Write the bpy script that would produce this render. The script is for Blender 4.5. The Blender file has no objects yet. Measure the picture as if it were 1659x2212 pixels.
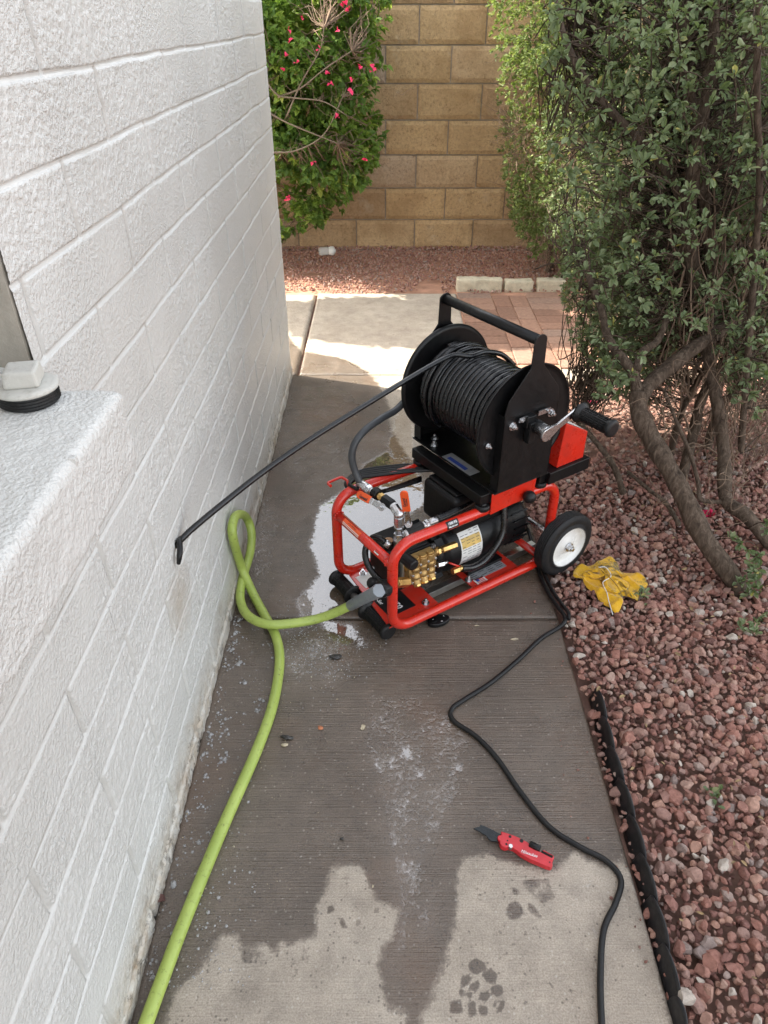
import bpy, bmesh, math, random
import numpy as np
from mathutils import Vector, Matrix, Quaternion
random.seed(7); rng=np.random.default_rng(7)
R=math.radians
# ------------------------------------------------------------------ camera, sky, sun, exposure
scn=bpy.context.scene; COL=scn.collection
CAMH=1.37; PITCH=math.atan(1080/1535.)
cd=bpy.data.cameras.new('camera'); cam=bpy.data.objects.new('camera',cd); COL.objects.link(cam); scn.camera=cam
cam.location=(0,0,CAMH); cam.rotation_euler=(math.pi/2-PITCH,0,0)
cd.sensor_fit='HORIZONTAL'; cd.sensor_width=36; cd.lens=36*1535/1659.; cd.clip_start=.02; cd.clip_end=500
SUN_EL=R(43); SUN_AZ=Vector((-.95,.31,0)).normalized()
w=bpy.data.worlds.new('World'); scn.world=w; w.use_nodes=True
nt=w.node_tree; bg=nt.nodes['Background']; sk=nt.nodes.new('ShaderNodeTexSky'); sk.sky_type='NISHITA'; sk.sun_disc=False
sk.sun_elevation=SUN_EL; sk.sun_rotation=math.atan2(SUN_AZ.x,SUN_AZ.y); sk.dust_density=2.5; sk.air_density=1.0; sk.ozone_density=1.0
hs_=nt.nodes.new('ShaderNodeHueSaturation'); hs_.inputs['Saturation'].default_value=.38; nt.links.new(sk.outputs[0],hs_.inputs['Color'])
wm_=nt.nodes.new('ShaderNodeMix'); wm_.data_type='RGBA'; wm_.blend_type='MULTIPLY'; wm_.inputs[0].default_value=1; wm_.inputs[7].default_value=(1.03,1.0,.94,1); nt.links.new(hs_.outputs[0],wm_.inputs[6]); nt.links.new(wm_.outputs[2],bg.inputs[0]); bg.inputs[1].default_value=.15
sl=bpy.data.lights.new('sun','SUN'); sl.energy=3.0; sl.angle=R(.5); sl.color=(1,.93,.80)
so=bpy.data.objects.new('sun',sl); COL.objects.link(so)
sd=Vector((SUN_AZ.x*math.cos(SUN_EL),SUN_AZ.y*math.cos(SUN_EL),math.sin(SUN_EL)))
so.rotation_euler=sd.to_track_quat('Z','Y').to_euler()
vs=scn.view_settings; vs.view_transform='Standard'; vs.look='None'; vs.gamma=1; vs.exposure=2.33
# ------------------------------------------------------------------ surveying: a sight line of the photo met with a known plane
F_=1535.;cP,sP=math.cos(PITCH),math.sin(PITCH)
def ray(px,py):
    u=px-829.5;v=py-1106; return Vector((u,F_*cP-v*sP,-(F_*sP+v*cP)))
def onz(px,py,z=0.):
    r=ray(px,py); t=(z-CAMH)/r.z; return Vector((r.x*t,r.y*t,z))
def onx(px,py,x):
    r=ray(px,py); t=x/r.x; return Vector((x,r.y*t,CAMH+r.z*t))
def ony(px,py,y):
    r=ray(px,py); t=y/r.y; return Vector((r.x*t,y,CAMH+r.z*t))
# machine frame
MO=Vector((.021,1.339,0)); MYAW=.594
MA=Vector((math.cos(MYAW),math.sin(MYAW),0)); MB_=Vector((-math.sin(MYAW),math.cos(MYAW),0))
def loc(p): p=p-MO; return Vector((p.dot(MA),p.dot(MB_),p.z))
def unloc(a,b,z): return MO+MA*a+MB_*b+Vector((0,0,z))
def lz(px,py,z): return loc(onz(px,py,z))
def lb(px,py,b):
    r=ray(px,py); C=Vector((0,0,CAMH)); t=(b-(C-MO).dot(MB_))/r.dot(MB_); return loc(C+r*t)
def z1(x,y): return (675.05+.42318*x,594.05+.42318*y)
def z2(x,y): return (675.05+.2604*x,999.1+.2604*y)
def z3(x,y): return (945.1+.29297*x,999.1+.29297*y)
def z4(x,y): return (x*.358,702+y*.358)
def z5(x,y): return (270+.4557*x,1296+.4557*y)
def b3(x,y): return (1080+.3661*x,648+.3661*y)
def b4(x,y): return (972+.4141*x,1404+.4141*y)
# ------------------------------------------------------------------ noise (numpy)
def _h(ix,iy,iz,s):
    n=(ix.astype(np.int64)*374761393+iy.astype(np.int64)*668265263+iz.astype(np.int64)*2147483647+s*144665)&0xffffffff
    n=((n^(n>>13))*1274126177)&0xffffffff; n=(n^(n>>16))&0xffffffff
    return n/4294967295.
def vnoise(x,y,z=None,s=0):
    x=np.asarray(x,float);y=np.asarray(y,float); z=np.zeros_like(x) if z is None else np.asarray(z,float)
    ix,iy,iz=np.floor(x),np.floor(y),np.floor(z); fx,fy,fz=x-ix,y-iy,z-iz
    fx,fy,fz=[f*f*(3-2*f) for f in (fx,fy,fz)]
    r=0
    for dx in (0,1):
        for dy in (0,1):
            for dz in (0,1):
                wgt=(fx if dx else 1-fx)*(fy if dy else 1-fy)*(fz if dz else 1-fz)
                r=r+wgt*_h(ix+dx,iy+dy,iz+dz,s)
    return r
def fbm(x,y,z=None,o=4,s=0):
    r=0;a=.5;f=1.;t=0
    for i in range(o):
        r=r+a*vnoise(np.asarray(x)*f,np.asarray(y)*f,None if z is None else np.asarray(z)*f,s+i*7); t+=a; a*=.5; f*=2.03
    return r/t
# ------------------------------------------------------------------ materials
MATS={}
def newmat(name):
    m=bpy.data.materials.new(name); m.use_nodes=True; MATS[name]=m
    return m,m.node_tree,m.node_tree.nodes['Principled BSDF']
def N(nt,t,**k):
    n=nt.nodes.new(t)
    for a,b in k.items(): setattr(n,a,b)
    return n
def noise_node(nt,scale,detail=4,rough=.55,coord='Object',vec=None,dist=0):
    n=N(nt,'ShaderNodeTexNoise'); n.inputs['Scale'].default_value=scale; n.inputs['Detail'].default_value=detail
    n.inputs['Roughness'].default_value=rough; n.inputs['Distortion'].default_value=dist
    if vec is None:
        tc=N(nt,'ShaderNodeTexCoord'); vec=tc.outputs[coord]
    nt.links.new(vec,n.inputs['Vector']); return n
def ramp(nt,inp,stops):
    r=N(nt,'ShaderNodeValToRGB'); el=r.color_ramp.elements
    while len(el)<len(stops): el.new(.5)
    for e,(p,c) in zip(el,stops):
        e.position=p; e.color=(*c,1) if len(c)==3 else c
    nt.links.new(inp,r.inputs[0]); return r.outputs[0]
def mixc(nt,f,a,b,mode='MIX'):
    m=N(nt,'ShaderNodeMix',data_type='RGBA',blend_type=mode)
    for s,v in ((m.inputs[0],f),(m.inputs[6],a),(m.inputs[7],b)):
        if hasattr(v,'links') or hasattr(v,'is_linked'): nt.links.new(v,s)
        elif isinstance(v,(int,float)): s.default_value=v
        else: s.default_value=(*v,1)
    return m.outputs[2]
def mth(nt,op,a,b=None,c=None,clamp=False):
    m=N(nt,'ShaderNodeMath',operation=op,use_clamp=clamp)
    for i,v in enumerate((a,b,c)):
        if v is None: continue
        if isinstance(v,(int,float)): m.inputs[i].default_value=v
        else: nt.links.new(v,m.inputs[i])
    return m.outputs[0]
def bump(nt,h,strength,dist,normal=None):
    b=N(nt,'ShaderNodeBump'); b.inputs['Strength'].default_value=strength if isinstance(strength,(int,float)) else 1
    if not isinstance(strength,(int,float)): nt.links.new(strength,b.inputs['Strength'])
    b.inputs['Distance'].default_value=dist; nt.links.new(h,b.inputs['Height'])
    if normal is not None: nt.links.new(normal,b.inputs['Normal'])
    return b.outputs[0]
def attr(nt,name):
    a=N(nt,'ShaderNodeAttribute',attribute_name=name); return a
def simple(name,col,rough=.5,metal=0,var=.12,vs_=30,bs=.1,bscale=200,coat=0,spec=.5,dirt=None,dirtamt=.5):
    m,nt,p=newmat(name)
    n=noise_node(nt,vs_,5)
    c2=tuple(max(0,x*(1-var)) for x in col); c3=tuple(min(1,x*(1+var)) for x in col)
    o=ramp(nt,n.outputs[0],[(.3,c2),(.7,c3)])
    if dirt:
        d=noise_node(nt,vs_*2.7,8,.7); f=ramp(nt,d.outputs[0],[(.5,(0,0,0)),(.72,(dirtamt,)*3)])
        o=mixc(nt,f,o,dirt)
    nt.links.new(o,p.inputs['Base Color'])
    r=ramp(nt,noise_node(nt,vs_*3,6,.65).outputs[0],[(.3,(max(0,rough-.1),)*3),(.7,(min(1,rough+.12),)*3)])
    nt.links.new(r,p.inputs['Roughness']); p.inputs['Metallic'].default_value=metal
    p.inputs['Coat Weight'].default_value=coat; p.inputs['Coat Roughness'].default_value=.08; p.inputs['Specular IOR Level'].default_value=spec
    if bs: nt.links.new(bump(nt,noise_node(nt,bscale,5).outputs[0],bs,.002),p.inputs['Normal'])
    return m
RED=simple('red_paint',(.60,.020,.007),.30,0,.08,12,.02,300,.55,.5,(.12,.02,.015),.35)
REDP=simple('red_plate',(.60,.03,.015),.35,0,.1,15,.05,200,.4,.5,(.25,.12,.1),.4)
BLK=simple('black_powder_coat',(.0045,.0045,.005),.38,0,.3,30,.10,900,0,.35,(.02,.018,.015),.3)
BLKP=simple('black_plastic',(.006,.006,.0065),.42,0,.2,40,.1,400,0,.35)
RUB=simple('black_rubber',(.006,.006,.0065),.45,0,.3,50,.15,300,0,.4,(.03,.027,.024),.3)
TYRE=simple('tyre_rubber',(.010,.010,.011),.6,0,.3,30,.2,260,0,.4,(.04,.032,.026),.4)
HOSEB=simple('black_hose',(.0045,.0045,.0055),.27,0,.2,12,0,250,0,.6)
GREYH=simple('grey_rubber',(.045,.048,.052),.42,0,.2,25,.12,250)
STEEL=simple('zinc_steel',(.62,.62,.63),.28,1,.12,60,.08,300,0,.5,(.3,.27,.22),.4)
ALU=simple('aluminium',(.62,.61,.58),.38,1,.1,40,.08,300)
BRASS=simple('brass',(.62,.40,.15),.36,1,.18,50,.25,260,0,.5,(.28,.15,.05),.5)
BRASSC=simple('cast_brass',(.50,.33,.14),.52,1,.2,60,.5,260,0,.5,(.22,.13,.05),.5)
WHT=simple('white_enamel',(.78,.77,.74),.25,0,.03,20,0,200,.3,.5)
ORG=simple('orange_vinyl',(.78,.10,.02),.38,0,.08,30,.05,300)
SILV=simple('silver_label',(.34,.35,.36),.4,.3,.15,60,0)
WLAB=simple('white_label',(.72,.71,.68),.5,0,.05,60,0)
BLAB=simple('black_label',(.012,.012,.013),.35,0,.1,60,0)
INK=simple('ink',(.03,.03,.035),.5,0,.1,60,0)
WINK=simple('white_ink',(.8,.8,.8),.5,0,.05,60,0)
BLUE=simple('blue_ink',(.03,.06,.28),.5,0,.05,60,0)
REDI=simple('red_ink',(.6,.03,.03),.5,0,.05,60,0)
YEL=simple('yellow_stripe',(.62,.42,.12),.5,0,.2,60,0)
BROWN=simple('tan_cap',(.42,.22,.10),.5,0,.15,60,.1)
GREYP=simple('grey_pvc',(.22,.24,.26),.35,0,.08,30,.05,200)
KRED=simple('knife_red',(.55,.02,.03),.40,0,.1,60,.05,300,.15)
DIRTB=simple('wet_debris',(.03,.027,.024),.25,0,.5,200,.5,400)
PALED=simple('pale_debris',(.45,.38,.26),.4,0,.4,200,.5,400)
TAPE=simple('thread_tape',(.85,.85,.85),.5,0,.05,60,.1)
PINK=simple('pink_bract',(.72,.03,.13),.5,0,.3,80,0)
PAINTW=simple('old_white_paint',(.50,.49,.45),.55,0,.05,18,.35,160,0,.4,(.16,.14,.11),.55)
# wound white wall
def wallmat(mask=True):
    m,nt,p=newmat('white_masonry_paint')
    g=N(nt,'ShaderNodeNewGeometry'); sep=N(nt,'ShaderNodeSeparateXYZ'); nt.links.new(g.outputs['Position'],sep.inputs[0])
    pos=g.outputs['Position']
    n=noise_node(nt,1.6,5,.6,vec=pos); base=ramp(nt,n.outputs[0],[(.3,(.565,.56,.535)),(.7,(.65,.645,.62))])
    # stained warm foot of the wall with flaked dark specks
    zz=mth(nt,'ADD',sep.outputs[2],mth(nt,'MULTIPLY',mth(nt,'SUBTRACT',noise_node(nt,5,5,.6,vec=pos).outputs[0],.5),.16))
    low=ramp(nt,zz,[(.03,(1,1,1)),(.135,(0,0,0))])
    lowf=mth(nt,'MULTIPLY',low,ramp(nt,noise_node(nt,26,6,.7,vec=pos).outputs[0],[(.32,(.15,)*3),(.62,(1,1,1))]))
    c=mixc(nt,mth(nt,'MULTIPLY',lowf,.8),base,(.43,.35,.26))
    brn=mth(nt,'MULTIPLY',low,ramp(nt,noise_node(nt,7,5,.7,vec=pos).outputs[0],[(.54,(0,0,0)),(.66,(.75,)*3)])); c=mixc(nt,brn,c,(.26,.17,.095))
    sp=ramp(nt,noise_node(nt,42,8,.78,vec=pos).outputs[0],[(.53,(0,0,0)),(.59,(1,1,1))])
    low2=ramp(nt,zz,[(.0,(1,1,1)),(.11,(0,0,0))])
    c=mixc(nt,mth(nt,'MULTIPLY',mth(nt,'MULTIPLY',sp,low2),.8),c,(.07,.06,.05))
    # few tiny pits anywhere
    pit=ramp(nt,noise_node(nt,120,6,.7,vec=pos).outputs[0],[(.70,(0,0,0)),(.74,(1,1,1))])
    c=mixc(nt,mth(nt,'MULTIPLY',pit,.35),c,(.2,.19,.17))
    # brown seep stain below the hose hole
    vd=N(nt,'ShaderNodeVectorMath',operation='DISTANCE'); nt.links.new(pos,vd.inputs[0]); vd.inputs[1].default_value=(-.425,1.10,.37)
    st=ramp(nt,mth(nt,'ADD',vd.outputs['Value'],mth(nt,'MULTIPLY',mth(nt,'SUBTRACT',noise_node(nt,30,5,.7,vec=pos).outputs[0],.5),.12)),[(.0,(.55,)*3),(.10,(0,0,0))])
    c=mixc(nt,st,c,(.34,.26,.17))
    nt.links.new(c,p.inputs['Base Color'])
    p.inputs['Roughness'].default_value=.42; p.inputs['Specular IOR Level'].default_value=.45
    # stipple of the thick paint, absent in the smooth mortar grooves
    gm=mth(nt,'SUBTRACT',1.0,attr(nt,'joint').outputs['Fac'])
    jd=mth(nt,'MULTIPLY',mth(nt,'MULTIPLY',attr(nt,'joint_shade').outputs['Fac'],ramp(nt,noise_node(nt,11,5,.7,vec=pos).outputs[0],[(.35,(.45,)*3),(.65,(1,1,1))])),.55); c2=mixc(nt,jd,c,(.36,.34,.30)); nt.links.new(c2,p.inputs['Base Color'])  # shade of the upright joints painted grey into the colour, broken by noise
    s1=mth(nt,'ADD',ramp(nt,noise_node(nt,185,3,.5,vec=pos).outputs[0],[(.38,(0,0,0)),(.60,(1,1,1))]),mth(nt,'MULTIPLY',noise_node(nt,90,3,.6,vec=pos).outputs[0],1.2))
    nt.links.new(bump(nt,mth(nt,'MULTIPLY',s1,gm) if mask else s1,mth(nt,'ADD',mth(nt,'MULTIPLY',ramp(nt,noise_node(nt,4.5,5,.65,vec=pos).outputs[0],[(.40,(0,0,0)),(.60,(1,1,1))]),.28),.36),.0027),p.inputs['Normal'])
    return m
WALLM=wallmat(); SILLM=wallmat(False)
def jambmat():
    m,nt,p=newmat('weathered_jamb_paint')
    n=noise_node(nt,9,6,.7); nt.links.new(ramp(nt,n.outputs[0],[(.3,(.25,.225,.185)),(.7,(.37,.34,.29))]),p.inputs['Base Color'])
    p.inputs['Roughness'].default_value=.6
    nt.links.new(bump(nt,noise_node(nt,60,6,.7).outputs[0],.6,.004),p.inputs['Normal']); return m
JAMB=jambmat()
def concrete(name,grid=True):
    m,nt,p=newmat(name)
    g=N(nt,'ShaderNodeNewGeometry'); pos=g.outputs['Position']
    nz=lambda sc,d=5,r=.6,dist=0: noise_node(nt,sc,d,r,vec=pos,dist=dist).outputs[0]
    big=nz(3.2,6); med=nz(19,6,.65); fine=nz(330,3,.6)
    dry=mixc(nt,.5,ramp(nt,big,[(.35,(.36,.30,.24)),(.65,(.52,.455,.38))]),ramp(nt,fine,[(.35,(.27,.235,.195)),(.65,(.58,.51,.43))]))
    dry=mixc(nt,.5,dry,ramp(nt,med,[(.35,(.75,.74,.72)),(.65,(1.15,1.13,1.1))]),'MULTIPLY')
    wet=mixc(nt,.5,ramp(nt,big,[(.35,(.085,.061,.044)),(.65,(.170,.130,.098))]),ramp(nt,fine,[(.35,(.065,.050,.038)),(.65,(.20,.158,.120))]))
    wet=mixc(nt,.55,wet,ramp(nt,med,[(.35,(.72,.70,.68)),(.65,(1.22,1.2,1.18))]),'MULTIPLY')
    vo=N(nt,'ShaderNodeTexVoronoi'); vo.inputs['Scale'].default_value=110; nt.links.new(pos,vo.inputs['Vector'])
    rn=N2(nt,vo.outputs['Color'])
    gr=mth(nt,'MULTIPLY',ramp(nt,vo.outputs['Distance'],[(.16,(1,1,1)),(.30,(0,0,0))]),ramp(nt,rn,[(.84,(0,0,0)),(.90,(1,1,1))]))
    dk=mth(nt,'MULTIPLY',ramp(nt,vo.outputs['Distance'],[(.14,(1,1,1)),(.3,(0,0,0))]),ramp(nt,rn,[(.22,(1,1,1)),(.28,(0,0,0))]))
    wet=mixc(nt,mth(nt,'MULTIPLY',gr,.55),wet,(.40,.36,.31)); wet=mixc(nt,mth(nt,'MULTIPLY',dk,.6),wet,(.025,.02,.018))
    dry=mixc(nt,mth(nt,'MULTIPLY',dk,.6),dry,(.10,.085,.07)); dry=mixc(nt,mth(nt,'MULTIPLY',gr,.5),dry,(.6,.55,.48))
    rust=ramp(nt,nz(2.6,4),[(.50,(0,0,0)),(.66,(.6,)*3)])
    wet=mixc(nt,rust,wet,(.145,.088,.054))
    wn=mth(nt,'ADD',attr(nt,'wet').outputs['Fac'],mth(nt,'ADD',mth(nt,'MULTIPLY',mth(nt,'SUBTRACT',nz(22,6,.7),.5),1.1),mth(nt,'MULTIPLY',mth(nt,'SUBTRACT',nz(150,3,.6),.5),.35)))
    wm=ramp(nt,wn,[(.36,(0,0,0)),(.46,(.55,)*3),(.62,(1,1,1))])
    spots=mth(nt,'MULTIPLY',ramp(nt,nz(48,3,.5),[(.655,(0,0,0)),(.69,(.75,)*3)]),ramp(nt,nz(6,2),[(.4,(0,0,0)),(.6,(1,1,1))]))
    wm=mth(nt,'MAXIMUM',wm,spots)
    blot=ramp(nt,nz(7,5,.7),[(.52,(0,0,0)),(.66,(.30,)*3)]); wm=mth(nt,'MAXIMUM',wm,blot)
    pn=mth(nt,'ADD',attr(nt,'pool').outputs['Fac'],mth(nt,'ADD',mth(nt,'MULTIPLY',mth(nt,'SUBTRACT',nz(16,5,.65,.5),.5),.8),mth(nt,'MULTIPLY',mth(nt,'SUBTRACT',nz(95,3,.6),.5),.75)))
    pm=ramp(nt,pn,[(.47,(0,0,0)),(.70,(1,1,1))])
    nt.links.new(mixc(nt,wm,dry,wet),p.inputs['Base Color'])
    rr=mth(nt,'ADD',mth(nt,'MULTIPLY',wm,-.46),.88)
    sheen=ramp(nt,nz(5,4),[(.42,(0,0,0)),(.62,(.22,)*3)])
    rr=mth(nt,'SUBTRACT',rr,mth(nt,'MULTIPLY',sheen,wm)); rr=mth(nt,'MAXIMUM',mth(nt,'SUBTRACT',rr,mth(nt,'MULTIPLY',mth(nt,'MULTIPLY',attr(nt,'pool').outputs['Fac'],wm),.46)),.06)
    nt.links.new(mth(nt,'MULTIPLY',rr,mth(nt,'SUBTRACT',1.0,mth(nt,'MULTIPLY',pm,.93))),p.inputs['Roughness'])
    p.inputs['IOR'].default_value=1.8
    nt.links.new(mth(nt,'ADD',mth(nt,'ADD',mth(nt,'MULTIPLY',wm,.30),.12),mth(nt,'MULTIPLY',pm,.66)),p.inputs['Specular IOR Level'])
    mp=N(nt,'ShaderNodeMapping'); mp.inputs['Scale'].default_value=(5,300,5); nt.links.new(pos,mp.inputs['Vector'])
    br=noise_node(nt,1,3,.6,vec=mp.outputs[0]).outputs[0]
    h=mth(nt,'ADD',mth(nt,'MULTIPLY',br,1.6),mth(nt,'MULTIPLY',fine,.9))
    h=mth(nt,'MULTIPLY',h,mth(nt,'SUBTRACT',1.0,mth(nt,'MULTIPLY',pm,.985))); h=mth(nt,'MULTIPLY',h,mth(nt,'SUBTRACT',1.0,mth(nt,'MULTIPLY',attr(nt,'pool').outputs['Fac'],.9)))
    nrm=bump(nt,h,.9,.0022)
    nrm=bump(nt,mth(nt,'MULTIPLY',mth(nt,'MULTIPLY',nz(34,2,.4),wm),.35),.3,.004,nrm)
    nt.links.new(nrm,p.inputs['Normal'])
    return m
def N2(nt,col):
    s=N(nt,'ShaderNodeSeparateColor'); nt.links.new(col,s.inputs[0]); return s.outputs[0]
CONC=concrete('broomed_concrete')
def attrmat(name,ramp_stops,rough,bs,bscale,bdist=.003,extra=None,sub=0,spec=.4):
    m,nt,p=newmat(name)
    a=attr(nt,'rnd').outputs['Fac']; c=ramp(nt,a,ramp_stops)
    n=noise_node(nt,bscale*.4,5,.65); c=mixc(nt,.55,c,ramp(nt,n.outputs[0],[(.3,(.3,.3,.3)),(.7,(1,1,1))]),'MULTIPLY')
    nt.links.new(c,p.inputs['Base Color']); p.inputs['Roughness'].default_value=rough; p.inputs['Specular IOR Level'].default_value=spec
    nt.links.new(bump(nt,noise_node(nt,bscale,6,.7).outputs[0],bs,bdist),p.inputs['Normal'])
    return m
GRAV=attrmat('lava_gravel',[(0,(.15,.08,.068)),(.2,(.29,.15,.125)),(.4,(.44,.22,.17)),(.55,(.40,.26,.22)),(.7,(.52,.30,.225)),(.8,(.49,.36,.30)),(.9,(.33,.26,.235)),(1,(.64,.56,.48))],.95,.8,260,.004,spec=.15)
SOIL=simple('brown_soil',(.20,.115,.088),.95,0,.35,25,1,90)
SOIL2=simple('sandy_soil',(.42,.23,.155),.95,0,.25,14,1,90)
def blockmat():
    m,nt,p=newmat('tan_split_block')
    a=attr(nt,'rnd').outputs['Fac']
    g=N(nt,'ShaderNodeNewGeometry'); pos=g.outputs['Position']
    c=ramp(nt,a,[(0,(.44,.30,.18)),(.35,(.52,.365,.205)),(.6,(.58,.40,.215)),(.85,(.54,.395,.25)),(1,(.44,.34,.27))])
    n=noise_node(nt,60,8,.75,vec=pos).outputs[0]
    c=mixc(nt,.8,c,ramp(nt,n,[(.30,(.5,.48,.44)),(.5,(1,1,1)),(.7,(1.2,1.17,1.1))]),'MULTIPLY')
    sp=ramp(nt,noise_node(nt,45,6,.7,vec=pos).outputs[0],[(.58,(0,0,0)),(.66,(.55,)*3)])
    c=mixc(nt,sp,c,(.13,.085,.05))
    st=ramp(nt,noise_node(nt,2.3,6,.7,vec=pos).outputs[0],[(.45,(0,0,0)),(.65,(.6,)*3)])
    c=mixc(nt,st,c,(.30,.185,.09)); ef=ramp(nt,noise_node(nt,3.7,6,.75,vec=pos).outputs[0],[(.58,(0,0,0)),(.7,(.35,)*3)]); c=mixc(nt,ef,c,(.62,.55,.45))
    nt.links.new(c,p.inputs['Base Color']); p.inputs['Roughness'].default_value=.95; p.inputs['Specular IOR Level'].default_value=.2
    nt.links.new(bump(nt,noise_node(nt,75,8,.75,vec=pos).outputs[0],.9,.008),p.inputs['Normal']); return m
BLOCK=blockmat()
MORT=simple('grey_mortar',(.40,.34,.28),.95,0,.15,40,.6,120)
BRICK=attrmat('red_paver',[(0,(.24,.135,.095)),(.3,(.30,.165,.115)),(.6,(.35,.205,.145)),(1,(.30,.20,.155))],.9,.5,120,.002)
CURB=simple('cream_edging_stone',(.56,.50,.38),.9,0,.15,25,.8,90,0,.3,(.28,.27,.2),.6)
EDGE=simple('black_edging_plastic',(.013,.013,.015),.42,0,.3,30,.3,60,0,.5,(.06,.055,.05),.5)
def leafmat(name,stops,trans,rough=.5,spec=.4):
    m,nt,p=newmat(name)
    c=ramp(nt,attr(nt,'rnd').outputs['Fac'],stops)
    nt.links.new(c,p.inputs['Base Color']); p.inputs['Roughness'].default_value=rough; p.inputs['Specular IOR Level'].default_value=spec
    t=N(nt,'ShaderNodeBsdfTranslucent'); tc=mixc(nt,.5,c,(.30,.42,.04),'MIX'); nt.links.new(tc,t.inputs[0])
    ms=N(nt,'ShaderNodeMixShader'); ms.inputs[0].default_value=trans
    out=nt.nodes['Material Output']; nt.links.new(p.outputs[0],ms.inputs[1]); nt.links.new(t.outputs[0],ms.inputs[2]); nt.links.new(ms.outputs[0],out.inputs[0])
    return m
LEAFG=leafmat('grey_green_leaf',[(0,(.075,.11,.050)),(.35,(.15,.20,.105)),(.7,(.24,.29,.165)),(.9,(.34,.38,.24)),(1,(.42,.38,.12))],.25,.6,.25)
LEAFB=leafmat('bright_vine_leaf',[(0,(.06,.13,.04)),(.4,(.15,.27,.06)),(.7,(.28,.42,.08)),(.9,(.44,.56,.12)),(1,(.52,.58,.16))],.45,.45,.35)
LEAFY=leafmat('pale_shrub_leaf',[(0,(.09,.12,.04)),(.4,(.13,.18,.06)),(.75,(.20,.25,.09)),(1,(.30,.30,.12))],.3,.6,.3)
DRYT=simple('dry_twig',(.21,.145,.10),.9,0,.25,40,.3,200)
def barkmat():
    m,nt,p=newmat('shrub_bark')
    tc=N(nt,'ShaderNodeTexCoord'); mp=N(nt,'ShaderNodeMapping'); mp.inputs['Scale'].default_value=(1,1,.28); nt.links.new(tc.outputs['Object'],mp.inputs[0])
    n=noise_node(nt,75,8,.7,vec=mp.outputs[0],dist=.6).outputs[0]
    nt.links.new(ramp(nt,n,[(.3,(.035,.025,.018)),(.5,(.10,.073,.054)),(.72,(.21,.16,.12))]),p.inputs['Base Color'])
    p.inputs['Roughness'].default_value=.95; p.inputs['Specular IOR Level'].default_value=.2
    nt.links.new(bump(nt,n,1,.010),p.inputs['Normal']); return m
BARK=barkmat()
def hosegreen():
    m,nt,p=newmat('green_hose')
    n=noise_node(nt,14,5,.6).outputs[0]; c=ramp(nt,n,[(.3,(.30,.39,.075)),(.7,(.39,.48,.11))])
    d=ramp(nt,noise_node(nt,95,8,.75).outputs[0],[(.56,(0,0,0)),(.64,(.85,)*3)]); d=mth(nt,'MULTIPLY',d,ramp(nt,noise_node(nt,9,3).outputs[0],[(.4,(.25,)*3),(.6,(1,1,1))]))
    c=mixc(nt,d,c,(.12,.13,.03)); nt.links.new(c,p.inputs['Base Color']); p.inputs['Roughness'].default_value=.42
    nt.links.new(bump(nt,noise_node(nt,200,3).outputs[0],.15,.001),p.inputs['Normal']); return m
GREENH=hosegreen()
def ragmat():
    m,nt,p=newmat('yellow_terry')
    n=noise_node(nt,10,5,.6).outputs[0]; c=ramp(nt,n,[(.3,(.66,.34,.015)),(.7,(.82,.50,.035))])
    d=ramp(nt,noise_node(nt,13,6,.7).outputs[0],[(.56,(0,0,0)),(.63,(.85,)*3)])
    c=mixc(nt,d,c,(.10,.09,.06)); nt.links.new(c,p.inputs['Base Color']); p.inputs['Roughness'].default_value=.95; p.inputs['Specular IOR Level'].default_value=.1
    p.inputs['Sheen Weight'].default_value=.3
    nt.links.new(bump(nt,noise_node(nt,420,3,.7).outputs[0],.8,.003),p.inputs['Normal']); return m
RAG=ragmat()
def watermat():
    m,nt,p=newmat('foam_bubble')
    p.inputs['Base Color'].default_value=(.8,.8,.8,1); p.inputs['Roughness'].default_value=.05
    p.inputs['Transmission Weight'].default_value=.65; p.inputs['IOR'].default_value=1.2; p.inputs['Specular IOR Level'].default_value=1
    return m
FOAM=watermat()
GLASSW=simple('white_cap_plastic',(.78,.78,.76),.35,0,.04,60,.05)
CLEARP,_nt,_p=newmat('clear_bottle_plastic'); _p.inputs['Base Color'].default_value=(.85,.87,.87,1); _p.inputs['Roughness'].default_value=.15; _p.inputs['Transmission Weight'].default_value=.6; _p.inputs['IOR'].default_value=1.3
# ------------------------------------------------------------------ object helpers
def tag(o,label=None,cat=None,group=None,kind=None):
    if label: o['label']=label
    if cat: o['category']=cat
    if group: o['group']=group
    if kind: o['kind']=kind
    return o
def empty(name,loc_=(0,0,0),rz=0):
    o=bpy.data.objects.new(name,None); COL.objects.link(o); o.location=loc_; o.rotation_euler=(0,0,rz); o.empty_display_size=.05; return o
def link(name,me,mats,parent=None):
    for m in (mats if isinstance(mats,(list,tuple)) else [mats]): me.materials.append(m)
    o=bpy.data.objects.new(name,me); COL.objects.link(o)
    if parent: o.parent=parent
    return o
def npmesh(name,V,Fq,mats,parent=None,smooth=False,attrs=None,tri=False):
    me=bpy.data.meshes.new(name); V=np.asarray(V,np.float32); Fq=np.asarray(Fq,np.int32); k=Fq.shape[1]
    me.vertices.add(len(V)); me.vertices.foreach_set('co',V.ravel())
    me.loops.add(Fq.size); me.loops.foreach_set('vertex_index',Fq.ravel())
    me.polygons.add(len(Fq)); me.polygons.foreach_set('loop_start',np.arange(0,Fq.size,k,dtype=np.int32)); me.polygons.foreach_set('loop_total',np.full(len(Fq),k,np.int32))
    me.update(calc_edges=True)
    me.polygons.foreach_set('use_smooth',np.full(len(Fq),smooth))
    for n,a in (attrs or {}).items():
        at=me.attributes.new(n,'FLOAT','POINT'); at.data.foreach_set('value',np.asarray(a,np.float32))
    me.validate()
    return link(name,me,mats,parent)
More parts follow.
